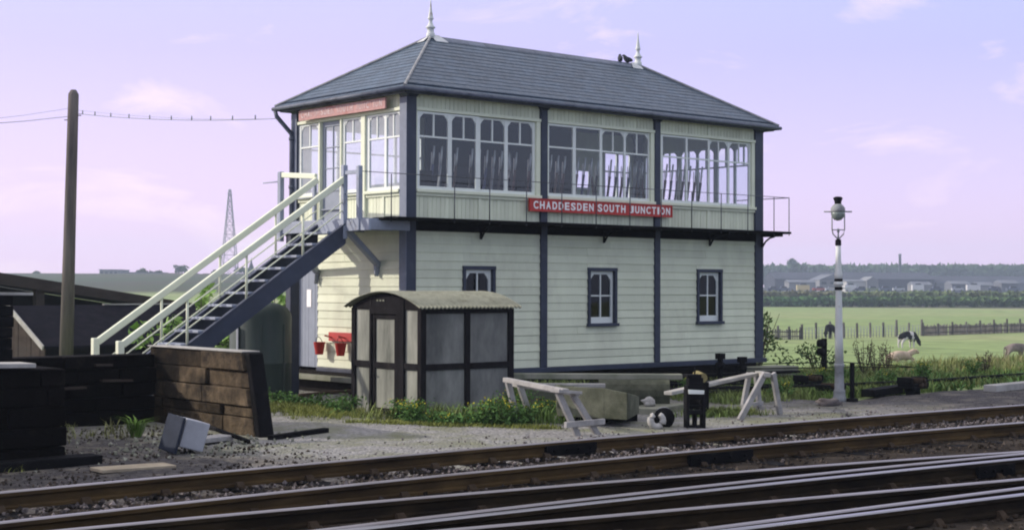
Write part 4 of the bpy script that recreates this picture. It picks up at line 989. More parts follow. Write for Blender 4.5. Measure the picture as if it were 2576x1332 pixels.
for x, y, ln, rz, lab in ((7.4, -4.35, 1.6, .25, 'black sleeper lying right of the lamp post under the rods'), (10.5, -5.1, 2.2, .1, 'grey sleeper lying by the cess to the right'), (5.2, -3.0, 2.0, .05, 'black sleeper in the weeds left of the lamp post')):
    t = thing('sleeper_offcut', (x, y, G), lab, 'sleeper'); part('baulk', BLACKW if 'black' in lab else WOODG, t, lambda b: b.obox((x, y, G+.06), (ln, .25, .13), (0, 0, rz)), .012)
t = thing('wire_run', (5, -.9, -.1), 'signal wires and added black planks running out below the front of the box', 'signal wires')
part('plank', BLACKW, t, lambda b: (b.beam((4.6, -.7, -.20), (9.2, -.9, -.23), .22, .05), b.beam((1.2, -.5, -.16), (4.2, -.6, -.18), .25, .06)), .006)  # black planks added to darken the gap below the front
part('wire', IRON, t, lambda b: [b.path([(4.5, -.5-.1*i, -.05), (7.2, -1.1, -.02-.08*i), (11, -.6-.3*i, -.10-.1*i), (12.5, -1.4-.3*i, -.22)], .011, 5) for i in range(2)])
t = thing('concrete_block', (8.6, -.6, G), 'pale concrete block under the right front corner of the box', 'block'); part('block', CONC, t, lambda b: b.obox((9.0, -.35, G+.17), (1.2, .6, .22), (0, 0, .03)), .012)

# ------------------------------------------------------------------ lamp post
LX, LY = 5.5, -4.80
def LZf(v): return U((2600+230/1.904)/1.2896, (620+v/1.904)/1.2896, y=LY).z
k_ = 1/1.904/1.2896/149.
t = thing('lamp_post', (LX, LY, G), 'tall white cast iron lamp post with oil lantern and grey base', 'lamp post')
lean = Euler((0, -.012, 0)).to_matrix()
zz = lambda v: (1295-v)*k_
def lt(b, prof, n=16): b.lathe((LX, LY, G), [(r, z) for r, z in prof], n, tilt=lean)
part('base', LAMPG, t, lambda b: lt(b, [(.115, -.05), (.115, .05), (.10, .08), (.098, zz(1240)), (.102, zz(1235)), (.082, zz(1225)), (.074, zz(1090)), (.086, zz(1085)), (.086, zz(1066))]))
part('shaft', LAMPW, t, lambda b: lt(b, [(.075, zz(1065)), (.066, zz(900)), (.053, zz(620)), (.053, zz(545)), (.066, zz(540)), (.068, zz(515)), (.054, zz(490)), (.047, zz(420)), (.043, zz(342))]))
part('collar', IRON, t, lambda b: lt(b, [(.055, zz(614)), (.068, zz(610)), (.068, zz(597)), (.055, zz(594))]))
part('collar', IRON, t, lambda b: lt(b, [(.06, zz(561)), (.070, zz(559)), (.070, zz(546)), (.06, zz(544))]))
lr = part('ladder_ring', LAMPW, t, lambda b: lt(b, [(.06, zz(587)), (.080, zz(583)), (.080, zz(566)), (.06, zz(562))]))
part('ladder_bar', LAMPW, lr, lambda b: b.tube(Vector((LX, LY, G+zz(602)))-AX_R*.19, Vector((LX, LY, G+zz(602)))+AX_R*.19, .012, n=6))
part('neck', IRON, t, lambda b: lt(b, [(.044, zz(341)), (.052, zz(335)), (.050, zz(308)), (.034, zz(300))]))
def f(b):
    d = Vector((math.cos(YAW), -math.sin(YAW), 0)); c = Vector((LX-.03, LY, G))
    for s in (-1, 1): b.path([c+Vector((0, 0, zz(302))), c+d*(s*.088)+Vector((0, 0, zz(270))), c+d*(s*.106)+Vector((0, 0, zz(240))), c+d*(s*.106)+Vector((0, 0, zz(140)))], .011, 6)
    b.tube(c-d*.10+Vector((0, 0, zz(243))), c+d*.10+Vector((0, 0, zz(243))), .010, n=6)
    b.tube(c+Vector((0, 0, zz(302))), c+Vector((0, 0, zz(255))), .015, .012, n=8); b.tube(c+Vector((0, 0, zz(258))), c+Vector((0, 0, zz(235))), .024, .014, n=8)
part('cradle', LAMPG, t, f)
part('cross_bar', LAMPG, t, lambda b: b.tube(Vector((LX-.04, LY, G+zz(131)))-AX_R*.235, Vector((LX-.04, LY, G+zz(131)))+AX_R*.235, .014, n=6))
part('globe', mat('frosted_globe', (.20, .235, .21), .25, .1, 8), t, lambda b: b.lathe((LX-.04, LY, G+zz(186)), [(.02, 0), (.065, .015), (.10, .06), (.115, .11), (.112, .145)], 16))
part('hood', LAMPG, t, lambda b: b.lathe((LX-.04, LY, G+zz(133)), [(.118, 0), (.122, .015), (.118, .07), (.085, .11), (.060, .135)], 16))
part('chimney_cap', IRON, t, lambda b: b.lathe((LX-.04, LY, G+zz(84)), [(.055, 0), (.058, .04), (.078, .09), (.075, .11), (.04, .125)], 14))

# ------------------------------------------------------------------ rails
def rail(label, pts, top, deg=2, x0=None, x1=None, chairs=True, fish=(), rz=RT, chs=.76):
    xs = np.array([p[0] for p in pts]); ys = np.array([p[1] for p in pts]); co = np.polyfit(xs, ys, min(deg, len(pts)-1))
    yf = lambda x: float(np.polyval(co, x)); dfc = np.polyder(co) if len(co) > 1 else np.array([0.])
    xa, xb_ = (xs.min()-3.5 if x0 is None else x0), (xs.max()+9 if x1 is None else x1)
    def y_(x):      # straight tangents beyond the measured part
        lo, hi = xs.min()-1.5, xs.max()+2.5
        if x < lo: return yf(lo)+float(np.polyval(dfc, lo))*(x-lo)
        if x > hi: return yf(hi)+float(np.polyval(dfc, hi))*(x-hi)
        return yf(x)
    web = RAILWEB if (label.startswith('farthest') or label.startswith('second')) else RAILWEB2
    t = thing('rail', (xs.mean(), y_(xs.mean()), rz-.16), label, 'rail', 'running rails of the junction')
    prof = [(-.036, 0), (.036, 0), (.036, -.040), (.010, -.056), (.010, -.115), (.032, -.130), (.032, -.152), (-.032, -.152), (-.032, -.130), (-.010, -.115), (-.010, -.056), (-.036, -.040)]
    prof[0:2] = [(-.036, -.010), (-.026, 0), (.026, 0), (.036, -.010)]
    X = list(np.arange(xa, xb_, .5)); V = []; F = []; M = []; n = len(prof)
    for x in X:
        d = Vector((1, (y_(x+.05)-y_(x-.05))/.1, 0)).normalized(); sdv = Vector((-d.y, d.x, 0)); c = Vector((x, y_(x), rz))
        for u, z in prof: V.append(c+sdv*u+Vector((0, 0, z)))
    b = MB()
    for i in range(len(X)-1):
        for j in range(n):
            a = i*n+j; q = i*n+(j+1) % n; b_ = (a, q, q+n, a+n); F.append(b_); M.append(0 if j in (0, 1, 2) else 1)
    o = len(b.v); b.add(V, F); b.mi = M
    b.build('rail_section', [top, web], t)
    if chairs:
        x = math.ceil(xa/chs)*chs+.2
        while x < min(xb_, 15):
            if x > -14.5:
                y = y_(x)
                b = MB(); b.box((x-.085, y-.19, rz-.205), (x+.085, y+.19, rz-.165)); b.add([(x-.05, y-.10, rz-.165), (x+.05, y-.10, rz-.165), (x+.05, y-.035, rz-.165), (x-.05, y-.035, rz-.165), (x-.035, y-.055, rz-.112), (x+.035, y-.055, rz-.112), (x+.04, y-.035, rz-.105), (x-.04, y-.035, rz-.105)], [(3, 2, 1, 0), (4, 5, 6, 7), (0, 1, 5, 4), (1, 2, 6, 5), (2, 3, 7, 6), (3, 0, 4, 7)])
                b.tube((x-.05, y-.14, rz-.165), (x-.05, y-.14, rz-.135), .02, n=6); b.tube((x+.05, y-.14, rz-.165), (x+.05, y-.14, rz-.135), .02, n=6)
                b.box((x-.07, y+.035, rz-.165), (x+.07, y+.085, rz-.065)); b.box((x-.10, y+.012, rz-.13), (x+.10, y+.034, rz-.075))
                b.build('rail_chair', RUSTIRON, t)
            x += chs
    for fx, w in fish:
        y = y_(fx); sl = (y_(fx+.1)-y_(fx-.1))/.2
        def f(b):
            for s in (-1, 1):
                b.beam((fx-w/2, y-sl*w/2+s*.036, rz-.093), (fx+w/2, y+sl*w/2+s*.036, rz-.093), .045, .115)
                for k in (-.36, -.12, .12, .36): b.tube((fx+k*w, y+sl*k*w+s*.058, rz-.09), (fx+k*w, y+sl*k*w+s*.080, rz-.09), .018, n=6)
        part('fishplate', BLACKW, t, f, .004)
    return y_
PA = [(-10.42, -8.51), (-7.01, -8.36), (-2.3, -8.42), (4.59, -8.77)]; PB = [(-11.03, -10.05), (-8.02, -9.87), (-3.95, -9.97), (2.03, -10.3)]
fx1 = U(1435, 1150, y=-8.4).x; fx2 = U(1815, 1175, y=-10.0).x
yA = rail('farthest rail from the camera, along the pale gravel', PA, RAILTOP, 2, -20, 34, fish=((fx1, .74), (fx1-7.6, .6)))
yB = rail('second rail from the far side, with a black fishplate', PB, RAILTOP, 2, -20, 34, fish=((fx2, .95),))
PC = [(-10.86, -10.61), (-8.7, -10.87), (-5.32, -11.26), (-1.08, -12.15)]
yC = rail('third rail, crossing toward the double rail on the right', PC, RAILTOP, 2, -18, 12)
yE = rail('bright polished rail of the close pair in the foreground', [(-9.38, -11.88), (-6.17, -12.06), (-1.62, -12.47)], RAILTOP2, 2, -18, 14, fish=((-2.1, .55),))
yD = rail('thin rail just behind the bright polished one', [(-9.30, -11.765), (-5.9, -11.86), (-1.7, -12.20)], RAILTOP, 2, -18, 3.2, chairs=False)
yF = rail('single rail between the two close pairs in the foreground', [(-8.78, -12.33), (-6.81, -12.66), (-3.1, -13.36)], RAILTOP, 1, -18, 10)
yH = rail('nearest rail of all, at the bottom right corner', [(-7.33, -13.56), (-4.0, -13.89)], RAILTOP2, 1, -18, 8)
yG = rail('rail just behind the nearest one at the bottom right', [(-7.49, -13.42), (-3.63, -13.67)], RAILTOP, 1, -18, 8, chairs=False)
slp = None
for i in range(38):
    x = math.ceil(-14.4/.76)*.76+.2+i*.76
    if x > 13: break
    y = (yA(x)+yB(x))/2
    t = thing('sleeper', (x, y, G-.06), 'oil-blackened timber sleeper almost buried in ballast between the two far rails', 'sleeper', 'sleepers under the far track')
    b = MB(); b.obox((x+R.uniform(-.02, .02), y, -.43), (.25, 2.6, .14), (R.uniform(-.004, .004), R.uniform(-.02, .02), R.uniform(-.02, .02))); b.build('baulk', BLACKW, t, bevel=.012)
def stones(name, n, fn, s0, s1, mt):
    b = MB()
    for _ in range(n):
        p = fn()
        if p is None: continue
        s = s0+(s1-s0)*R.random()**2; M = Euler((R.uniform(0, 6), R.uniform(0, 6), R.uniform(0, 6))).to_matrix()
        V = [Vector(p)+M @ (Vector(q)*s*R.uniform(.65, 1.2)) for q in ((1, 0, 0), (-1, 0, 0), (0, .9, 0), (0, -.9, 0), (0, 0, .7), (0, 0, -.7))]
        b.add(V, [(0, 2, 4), (2, 1, 4), (1, 3, 4), (3, 0, 4), (2, 0, 5), (1, 2, 5), (3, 1, 5), (0, 3, 5)])
    o = b.build(name, mt, kind='stuff'); return o
stones('track_ballast', 15000, lambda: (R.uniform(-13, 15), R.uniform(-14.8, -8.45), -.362+R.uniform(-.012, .012)), .012, .045, STONED)
stones('loose_stones', 3800, lambda: (R.uniform(-12, 14), R.gauss(-9.15, .35), -.350), .014, .042, STONEM)
stones('cess_stones', 5200, lambda: (R.uniform(-11, 16), -8.35+abs(R.gauss(0, 1.1)), G+.004), .008, .030, STONEM)

# ------------------------------------------------------------------ telegraph pole, cable
PT, PBm = U(185, 226, d=34), U(165, 895, d=34); PBm.z = -.9
t = thing('telegraph_pole', PBm, 'bare weathered timber telegraph pole left of the stair', 'pole')
part('pole', POLEM, t, lambda b: b.path([PBm, PBm.lerp(PT, .5), PT-Vector((0, 0, .10)), PT], [.165, .135, .118, .06], 14))
part('pole_step', IRON, t, lambda b: [b.tube(PBm.lerp(PT, k), PBm.lerp(PT, k)+AX_R*s*.19, .011, n=6) for k, s in ((.90, -1), (.915, 1))])
a, c = U(196, 286, d=34), Vector((-.22, BD+.2, 4.62))
t = thing('overhead_cable', a, 'sagging overhead cable with hangers from the telegraph pole to the signal box eave', 'cable')
def sag(k, s=.16): p = a.lerp(c, k); return p+Vector((0, 0, -4*s*k*(1-k)*.5))
part('cable', GREYM, t, lambda b: (b.path([sag(i/24) for i in range(25)], .007, 5), b.path([sag(i/24)+Vector((0, 0, .08*(1-i/24))) for i in range(25)], .003, 5)))
for k in (.028, .10, .19, .29, .40, .51, .61, .70, .80, .90): part('hanger', GREYM, t, lambda b: b.tube(sag(k), sag(k)+Vector((0, 0, .085)), .013, n=6))
t = thing('overhead_wire', U(170, 293, d=34), 'two thin wires running left from the telegraph pole', 'wires')
part('wire', GREYM, t, lambda b: b.path([U(172, 293, d=34), U(60, 305, d=30), U(-80, 315, d=26)], .007, 5)); part('wire', GREYM, t, lambda b: b.path([U(172, 273, d=34), U(60, 290, d=30), U(-80, 306, d=26)], .004, 5))

# ------------------------------------------------------------------ huts at the left, beyond the walls
p = U(28, 768, d=40); q = U(110, 862, x=p.x)
HX, HL = p.x, 8.2; ry, rz_, ey, ez = p.y, p.z, q.y, q.z
t = thing('timber_hut', (HX+HL/2, (ry+ey)/2, -1.2), 'low timber hut with dark felt roof and plank gable behind the telegraph pole', 'hut')
FELT = mat('dark_felt_roof', (.006, .006, .010), .9, .3, 4, .5, 25, (.014, .012, .017), 3, .6, .12)
part('roof', FELT, t, lambda b: (b.prism([(HX-.05, ey-.12, ez-.08), (HX-.05, ry, rz_), (HX-.05, ry, rz_-.06), (HX-.05, ey-.12, ez-.14)], (HL, 0, 0)), b.prism([(HX-.05, ry+.001, rz_), (HX-.05, 2*ry-ey+.12, ez-.08), (HX-.05, 2*ry-ey+.12, ez-.14), (HX-.05, ry+.001, rz_-.06)], (HL, 0, 0))))
part('barge_board', WOODG, t, lambda b: (b.beam((HX-.08, ey-.14, ez-.12), (HX-.08, ry, rz_-.03), .04, .13), b.beam((HX-.08, 2*ry-ey+.14, ez-.12), (HX-.08, ry+.02, rz_-.03), .04, .13)))
def f(b):
    n = 15; w_ = 2*(ry-ey)
    for i in range(n):
        y0 = ey+w_*i/n; y1 = y0+w_/n-.012; h0 = ez+(rz_-ez)*(1-abs(y0-ry)/(ry-ey))-.09; h1 = ez+(rz_-ez)*(1-abs(y1-ry)/(ry-ey))-.09
        j = R.uniform(-.01, .01); b.hexa([(HX+.02+j, y0, -1.3), (HX+.06, y0, -1.3), (HX+.06, y1, -1.3), (HX+.02+j, y1, -1.3), (HX+.02+j, y0, h0), (HX+.06, y0, h0), (HX+.06, y1, h1), (HX+.02+j, y1, h1)])
part('gable_boarding', WOODB, t, f)
part('front_boarding', BLACKW, t, lambda b: b.box((HX+.07, ey+.06, -1.3), (HX+HL-.1, ey+.12, ez-.05)))
part('back_boarding', BLACKW, t, lambda b: b.box((HX+.07, 2*ry-ey-.12, -1.3), (HX+HL-.1, 2*ry-ey-.06, ez-.05)))
part('ridge_board', WOODG, t, lambda b: b.box((HX+2.6, ry-.06, rz_+.0), (HX+4.7, ry+.05, rz_+.035)))
SY = ry+5.0
def vp(px, py): return U(px, py, y=SY)
a0, a1 = vp(-120, 668), vp(560, 776); th0 = (vp(0, 690)-vp(0, 722)).z
t = thing('lean_to_shed', (a1.x-3, SY+2, -1.5), 'long open lean-to shed whose dark roof edge slopes down to the right', 'shed')
part('roof', FELT, t, lambda b: b.hexa([a0+Vector((0, 0, -.10)), a1+Vector((0, 0, -.10)), a1+Vector((0, 5, -.10)), a0+Vector((0, 5, -.10)), a0, a1, a1+Vector((0, 5, 0)), a0+Vector((0, 5, 0))]))
part('verge_board', WOODB, t, lambda b: b.hexa([a0+Vector((0, -.07, -.36)), a1+Vector((0, -.07, -.20)), a1+Vector((0, -.01, -.20)), a0+Vector((0, -.01, -.36)), a0+Vector((0, -.07, .02)), a1+Vector((0, -.07, .02)), a1+Vector((0, -.01, .02)), a0+Vector((0, -.01, .02))]))
part('rear_boarding', BLACKW, t, lambda b: b.hexa([(a0.x, SY+4.8, -2), (a1.x, SY+4.8, -2), (a1.x, SY+4.9, -2), (a0.x, SY+4.9, -2), (a0.x, SY+4.8, a0.z-.12), (a1.x, SY+4.8, a1.z-.12), (a1.x, SY+4.9, a1.z-.12), (a0.x, SY+4.9, a0.z-.12)]))
part('side_boarding', BLACKW, t, lambda b: b.box((a0.x-.1, SY, -2), (a0.x, SY+4.8, a0.z-.15)))
for px in (105, 395): 
    v = vp(px, 740); part('post', WOODB, t, lambda b: b.box((v.x-.13, SY+.1, -2), (v.x+.13, SY+.35, a0.z+(a1.z-a0.z)*(v.x-a0.x)/(a1.x-a0.x)-.11)))

# ------------------------------------------------------------------ far left: hill-top buildings, trees, pylon
FARW = mat('far_white_wall', (.40, .40, .39), .8, .1, .3); FARB = mat('far_brown_wall', (.09, .065, .055), .9, .2, .3); FARG = mat('far_grey_roof', (.14, .15, .17), .8, .2, .2); FARD = mat('far_dark_roof', (.050, .055, .070), .8, .2, .1); FARP = mat('far_pale_wall', (.20, .205, .21), .8, .15, .3); FARR = mat('far_red', (.28, .07, .05), .8, .2, .5); WINB = mat('far_window', (.03, .035, .04), .3, .1)
def far_block(name, label, cat, px0, px1, yt, yb, d, deep, wall, roofm, roof_h=0.0, gable=False, wins=0, sink=6, group=None):
    A, B = U(px0, yb, d=d), U(px1, yb, d=d); top = U((px0+px1)/2, yt, d=d).z; bz = (A.z+B.z)/2; fwd = Vector((AX_F.x, AX_F.y, 0)).normalized()
    t = thing(name, ((A.x+B.x)/2, (A.y+B.y)/2, bz), label, cat, group); wt = top-roof_h
    def loop(e, z): return [Vector((p.x, p.y, z)) for p in (A-AX_R*e-fwd*e, B+AX_R*e-fwd*e, B+AX_R*e+fwd*(deep+e), A-AX_R*e+fwd*(deep+e))]
    part('wall', wall, t, lambda b: b.hexa(loop(0, bz-sink)+loop(0, wt)))
    def f(b):
        if roof_h <= 0: b.hexa(loop(.3, wt+.01)+loop(.3, wt+.35)); return
        l = loop(.3, wt+.01)
        if gable: r0, r1 = (l[0]+l[1])/2, (l[2]+l[3])/2; r0.z = r1.z = top; b.add(l+[r0, r1], [(0, 1, 4), (1, 2, 5, 4), (2, 3, 5), (3, 0, 4, 5), (3, 2, 1, 0)])
        else: r0, r1 = (l[0]+l[3])/2, (l[1]+l[2])/2; r0.z = r1.z = top; b.add(l+[r0, r1], [(0, 1, 5, 4), (1, 2, 5), (2, 3, 4, 5), (3, 0, 4), (3, 2, 1, 0)])
    part('roof', roofm, t, f)
    for i in range(wins):
        c = A.lerp(B, (i+.5)/wins); w_ = (B-A).length/wins*.28; h = (wt-bz)
        part('window', WINB, t, lambda b: b.hexa([c+AX_R*s*w_-fwd*o+Vector((0, 0, z)) for z in (h*.4, h*.75) for s, o in ((-1, .06), (1, .06), (1, .01), (-1, .01))]))
    return t
far_block('factory', 'long white flat-roofed building on the far left hilltop', 'building', 309, 397, 686, 705, 640, 18, FARW, FARG, 0, wins=7)
far_block('factory', 'pale block of a building left of the white one on the skyline', 'building', 250, 297, 679, 693, 690, 20, FARP, FARG, 0, wins=4)
far_block('shed', 'long dark brown shed right of the white hilltop building', 'building', 398, 486, 686, 704, 640, 16, FARB, FARB, 0.8)
far_block('shed', 'low dark brown shed on the skyline seen between the handrails', 'building', 503, 556, 687, 698, 650, 16, FARB, FARB, 0.8)
def crown(b, c, rx, rz_, n, sz, ry=None, gap=.25):
    ry = ry or rx
    lobes = [(Vector((R.gauss(0, .42), R.gauss(0, .42), R.uniform(-.55, .62))), R.uniform(.34, .55)) for _ in range(9)]
    for _ in range(n):
        l, rr = R.choice(lobes); d = Vector((R.gauss(0, 1), R.gauss(0, 1), R.gauss(0, 1))).normalized()*rr*R.uniform(.55, 1.05); v = l+d
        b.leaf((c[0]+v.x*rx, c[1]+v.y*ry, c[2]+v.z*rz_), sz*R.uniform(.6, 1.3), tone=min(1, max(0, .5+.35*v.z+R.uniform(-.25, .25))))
def tree(label, base, h, w, n, sz, mt=None, group=None, tk=.05):
    t = thing('tree', base, label, 'tree', group); base = Vector(base)
    part('trunk', WOODB, t, lambda b: (b.path([base-Vector((0, 0, 1)), base+Vector((.02*h, 0, h*.35)), base+Vector((-.01*h, .02*h, h*.75))], [h*tk*.7, h*tk*.5, h*tk*.15], 8), b.tube(base+Vector((.02*h, 0, h*.35)), base+Vector((.25*w, .1*w, h*.62)), h*tk*.3, h*tk*.1, n=6), b.tube(base+Vector((.01*h, 0, h*.4)), base+Vector((-.25*w, -.1*w, h*.65)), h*tk*.3, h*tk*.1, n=6)))
    part('crown', mt or LEAFD, t, lambda b: crown(b, (base.x, base.y, base.z+h*.62), w*.62, h*.48, n, sz)); return t
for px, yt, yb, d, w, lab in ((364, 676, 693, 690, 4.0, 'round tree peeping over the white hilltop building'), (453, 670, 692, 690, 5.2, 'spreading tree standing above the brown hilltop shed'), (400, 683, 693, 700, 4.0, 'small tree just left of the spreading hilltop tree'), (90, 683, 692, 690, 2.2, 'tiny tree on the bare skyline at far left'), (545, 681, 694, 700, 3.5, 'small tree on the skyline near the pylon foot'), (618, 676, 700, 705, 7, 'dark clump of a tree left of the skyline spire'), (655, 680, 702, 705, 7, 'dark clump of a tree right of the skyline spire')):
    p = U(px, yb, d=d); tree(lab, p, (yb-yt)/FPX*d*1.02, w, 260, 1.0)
p = U(632, 694, d=740); t = thing('church_spire', p, 'slender dark spire on the skyline beside the stair', 'spire'); part('tower', FARG, t, lambda b: b.box((p.x-1.2, p.y-1.2, p.z-4), (p.x+1.2, p.y+1.2, p.z+4))); part('spire', FARD, t, lambda b: b.lathe((p.x, p.y, p.z+4.01), [(1.3, 0), (.5, 2.5), (.05, 5)], 8))
PYM = mat('pylon_steel', (.30, .31, .32), .6, .1, 1)
PB0 = U(577, 702, d=660); PH = (702-476)/FPX*660
t = thing('electricity_pylon', PB0, 'tall steel lattice pylon on the skyline left of the signal box', 'pylon')
def wd_(k): return 3.3*(1-k)**1.05*(1-.0*k)+.42
def pc(k, i): 
    sx, sy = ((-1, -1), (1, -1), (1, 1), (-1, 1))[i]; r_ = wd_(k); f_ = Vector((AX_F.x, AX_F.y, 0)).normalized()
    return PB0+AX_R*(sx*r_)+f_*(sy*r_)+Vector((0, 0, PH*k))
lv = [0, .14, .27, .39, .50, .60, .69, .77, .84, .90, .955, 1.0]
for i in range(4): part('leg', PYM, t, lambda b: b.path([pc(k, i) for k in lv], .17, 5))
def f(b):
    for a_, c_2 in zip(lv[:-1], lv[1:]):
        for i in range(4):
            j = (i+1) % 4; b.tube(pc(a_, i), pc(c_2, j), .085, n=4); b.tube(pc(a_, j), pc(c_2, i), .085, n=4); b.tube(pc(c_2, i), pc(c_2, j), .085, n=4)
part('bracing', PYM, t, f)
f_ = Vector((AX_F.x, AX_F.y, 0)).normalized()
part('cross_arm', PYM, t, lambda b: [b.tube(PB0+Vector((0, 0, PH*k))-f_*6, PB0+Vector((0, 0, PH*k))+f_*6, .14, n=5) for k in (.77, .86, .95)])

# ------------------------------------------------------------------ far right: hedge, works, wood
def strip_leaves(name, pxs, yt, yb, d, deep, n, sz, mt, wob=.3):
    b = MB()
    for _ in range(n):
        px = R.uniform(*pxs); dd = d+R.uniform(0, deep); base = U(px, yb, d=d); top = U(px, yt, d=d)
        hgt = (top.z-base.z)*(1-wob+2*wob*(.5+.5*mnoise.noise(Vector((px*.028, 0, d)))+.25*mnoise.noise(Vector((px*.11, 3, d)))))
        p = U(px, yb, d=dd); z = base.z-.4+hgt*R.random()**.75
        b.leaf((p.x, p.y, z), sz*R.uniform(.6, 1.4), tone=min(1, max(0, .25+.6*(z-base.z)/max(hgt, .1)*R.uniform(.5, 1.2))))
    return b.build(name, mt, kind='stuff')
HEDGE = mat('hedge_leaf', (.065, .135, .045), .85, .3, .05, tone=.4, col2=(.10, .16, .06), c2scale=.03, c2at=.52)
HEDGE2 = mat('bank_leaf', (.12, .165, .07), .85, .3, .05, tone=.35, col2=(.14, .13, .075), c2scale=.02, c2at=.52)
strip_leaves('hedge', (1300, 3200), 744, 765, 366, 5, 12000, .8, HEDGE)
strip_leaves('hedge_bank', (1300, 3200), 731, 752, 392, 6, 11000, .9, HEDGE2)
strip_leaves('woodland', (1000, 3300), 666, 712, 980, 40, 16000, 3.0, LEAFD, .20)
strip_leaves('skyline_wood', (560, 740), 690, 706, 712, 14, 900, 1.6, LEAFD, .4)
p = U(2004, 700, d=930); tree('pointed dark tree rising above the far wood near the signal box', p, 10.5, 8, 500, 2.0)
far_block('engine_shed', 'very long dark shed across the far works right of the signal box', 'building', 1950, 2352, 684, 724, 690, 30, FARD, FARD, 3.2)
far_block('engine_shed', 'long dark shed at the right edge of the far works', 'building', 2356, 2640, 693, 724, 700, 30, FARG, FARD, 3.4)
far_block('workshop', 'pale grey gabled workshop behind the lamp post', 'building', 2062, 2128, 689, 722, 600, 22, FARP, FARG, 2.3, gable=True, wins=3)
far_block('workshop', 'workshop with long whitish wall beside the pale grey gabled one', 'building', 2130, 2180, 702, 722, 590, 14, FARW, FARG, .8)
far_block('workshop', 'small cream gable right of the whitish workshop', 'building', 2181, 2210, 695, 724, 588, 14, FARP, FARP, 1.6, gable=True)
far_block('hut', 'low pale hut among the far works near the signal box corner', 'building', 1985, 2052, 703, 722, 585, 10, FARP, FARG, 1.0, gable=False)
for k, (a_, c_2, y0) in enumerate(((2395, 2440, 706), (2460, 2500, 709), (2520, 2562, 704), (2300, 2345, 708))):
    far_block('workshop', ('grey low workshop in front of the right-hand dark shed, leftmost', 'grey low workshop in front of the right-hand dark shed, second', 'grey low workshop in front of the right-hand dark shed, near the edge', 'grey low workshop below the chimney side of the long shed')[k], 'building', a_, c_2, y0, 726, 570, 10, FARP if k % 2 else FARG, FARG, 1.2)
p = U(2264, 690, d=900); t = thing('factory_chimney', p, 'tall slender factory chimney rising above the far wood', 'chimney'); part('stack', FARG, t, lambda b: b.lathe(p-Vector((0, 0, 8)), [(1.1, 0), (.75, 19.2), (.9, 19.3), (.9, 20.2), (.7, 20.3)], 12)); part('base', FARR, t, lambda b: b.box((p.x-1.6, p.y-1.6, p.z-9), (p.x+1.6, p.y+1.6, p.z-3)))
p = U(2033, 690, d=900); t = thing('mast', p, 'thin mast above the far wood left of the lamp post', 'mast'); part('mast', FARG, t, lambda b: b.tube(p-Vector((0, 0, 6)), p+Vector((0, 0, 5.4)), .25, .15, n=6))
carc = [(.55, .45, .22), (.35, .06, .05), (.05, .06, .09), (.6, .6, .58), (.10, .12, .16), (.4, .42, .44), (.18, .22, .12)]
clab = ['pale yellow', 'dull red', 'dark blue', 'white', 'slate grey', 'silver grey', 'dull green']
spots = [(2021, 0, 'below the low pale hut'), (2062, 1, 'left of the lamp post in the far yard'), (1945, 2, 'next to the signal box corner'), (1972, 4, 'in the far yard, second from the signal box'), (2092, 5, 'in the far yard just left of the lamp post'), (2140, 3, 'in the far yard just right of the lamp post'), (2168, 2, 'in front of the whitish workshop'), (2196, 6, 'in front of the cream gable'), (2228, 4, 'in front of the long dark shed below the chimney'), (2262, 5, 'straight below the chimney'), (2310, 3, 'in the far yard right of the chimney'), (2356, 2, 'where the two long dark sheds meet'), (2410, 5, 'before the leftmost grey workshop'), (2450, 3, 'between the two grey workshops at right'), (2500, 2, 'before the right-hand dark shed'), (2550, 4, 'at the right edge of the far yard')]
for px, ci, wh in spots:
    p = U(px, 732, d=520+R.uniform(-12, 12)); mt = mat('car_'+clab[ci].replace(' ', '_'), carc[ci], .4, .1, 2)
    t = thing('van' if ci in (0, 3) else 'parked_car', p, clab[ci]+(' van ' if ci in (0, 3) else ' car ')+wh, 'van' if ci in (0, 3) else 'car', 'vehicles in the far yard')
    L_, H_ = R.uniform(1.9, 2.3), (1.9 if ci in (0, 3) else .8)
    def bx(b, u0, u1, v0, v1, z0, z1, tp=0): b.hexa([p+AX_R*(u+(tp if z == z1 else 0)*(-1 if u > 0 else 1))+f_*v+Vector((0, 0, z)) for z in (z0, z1) for u, v in ((u0, v0), (u1, v0), (u1, v1), (u0, v1))])
    part('body', mt, t, lambda b: bx(b, -L_, L_, 0, 1.7, .3, .3+H_)); part('cabin', WINB, t, lambda b: bx(b, -L_*.55, L_*.6, .1, 1.6, .31+H_, .85+H_, .35)); 
    part('wheels', IRON, t, lambda b: [b.tube(p+AX_R*u+f_*.0+Vector((0, 0, .32)), p+AX_R*u+f_*1.7+Vector((0, 0, .32)), .32, n=10) for u in (-L_*.6, L_*.6)])

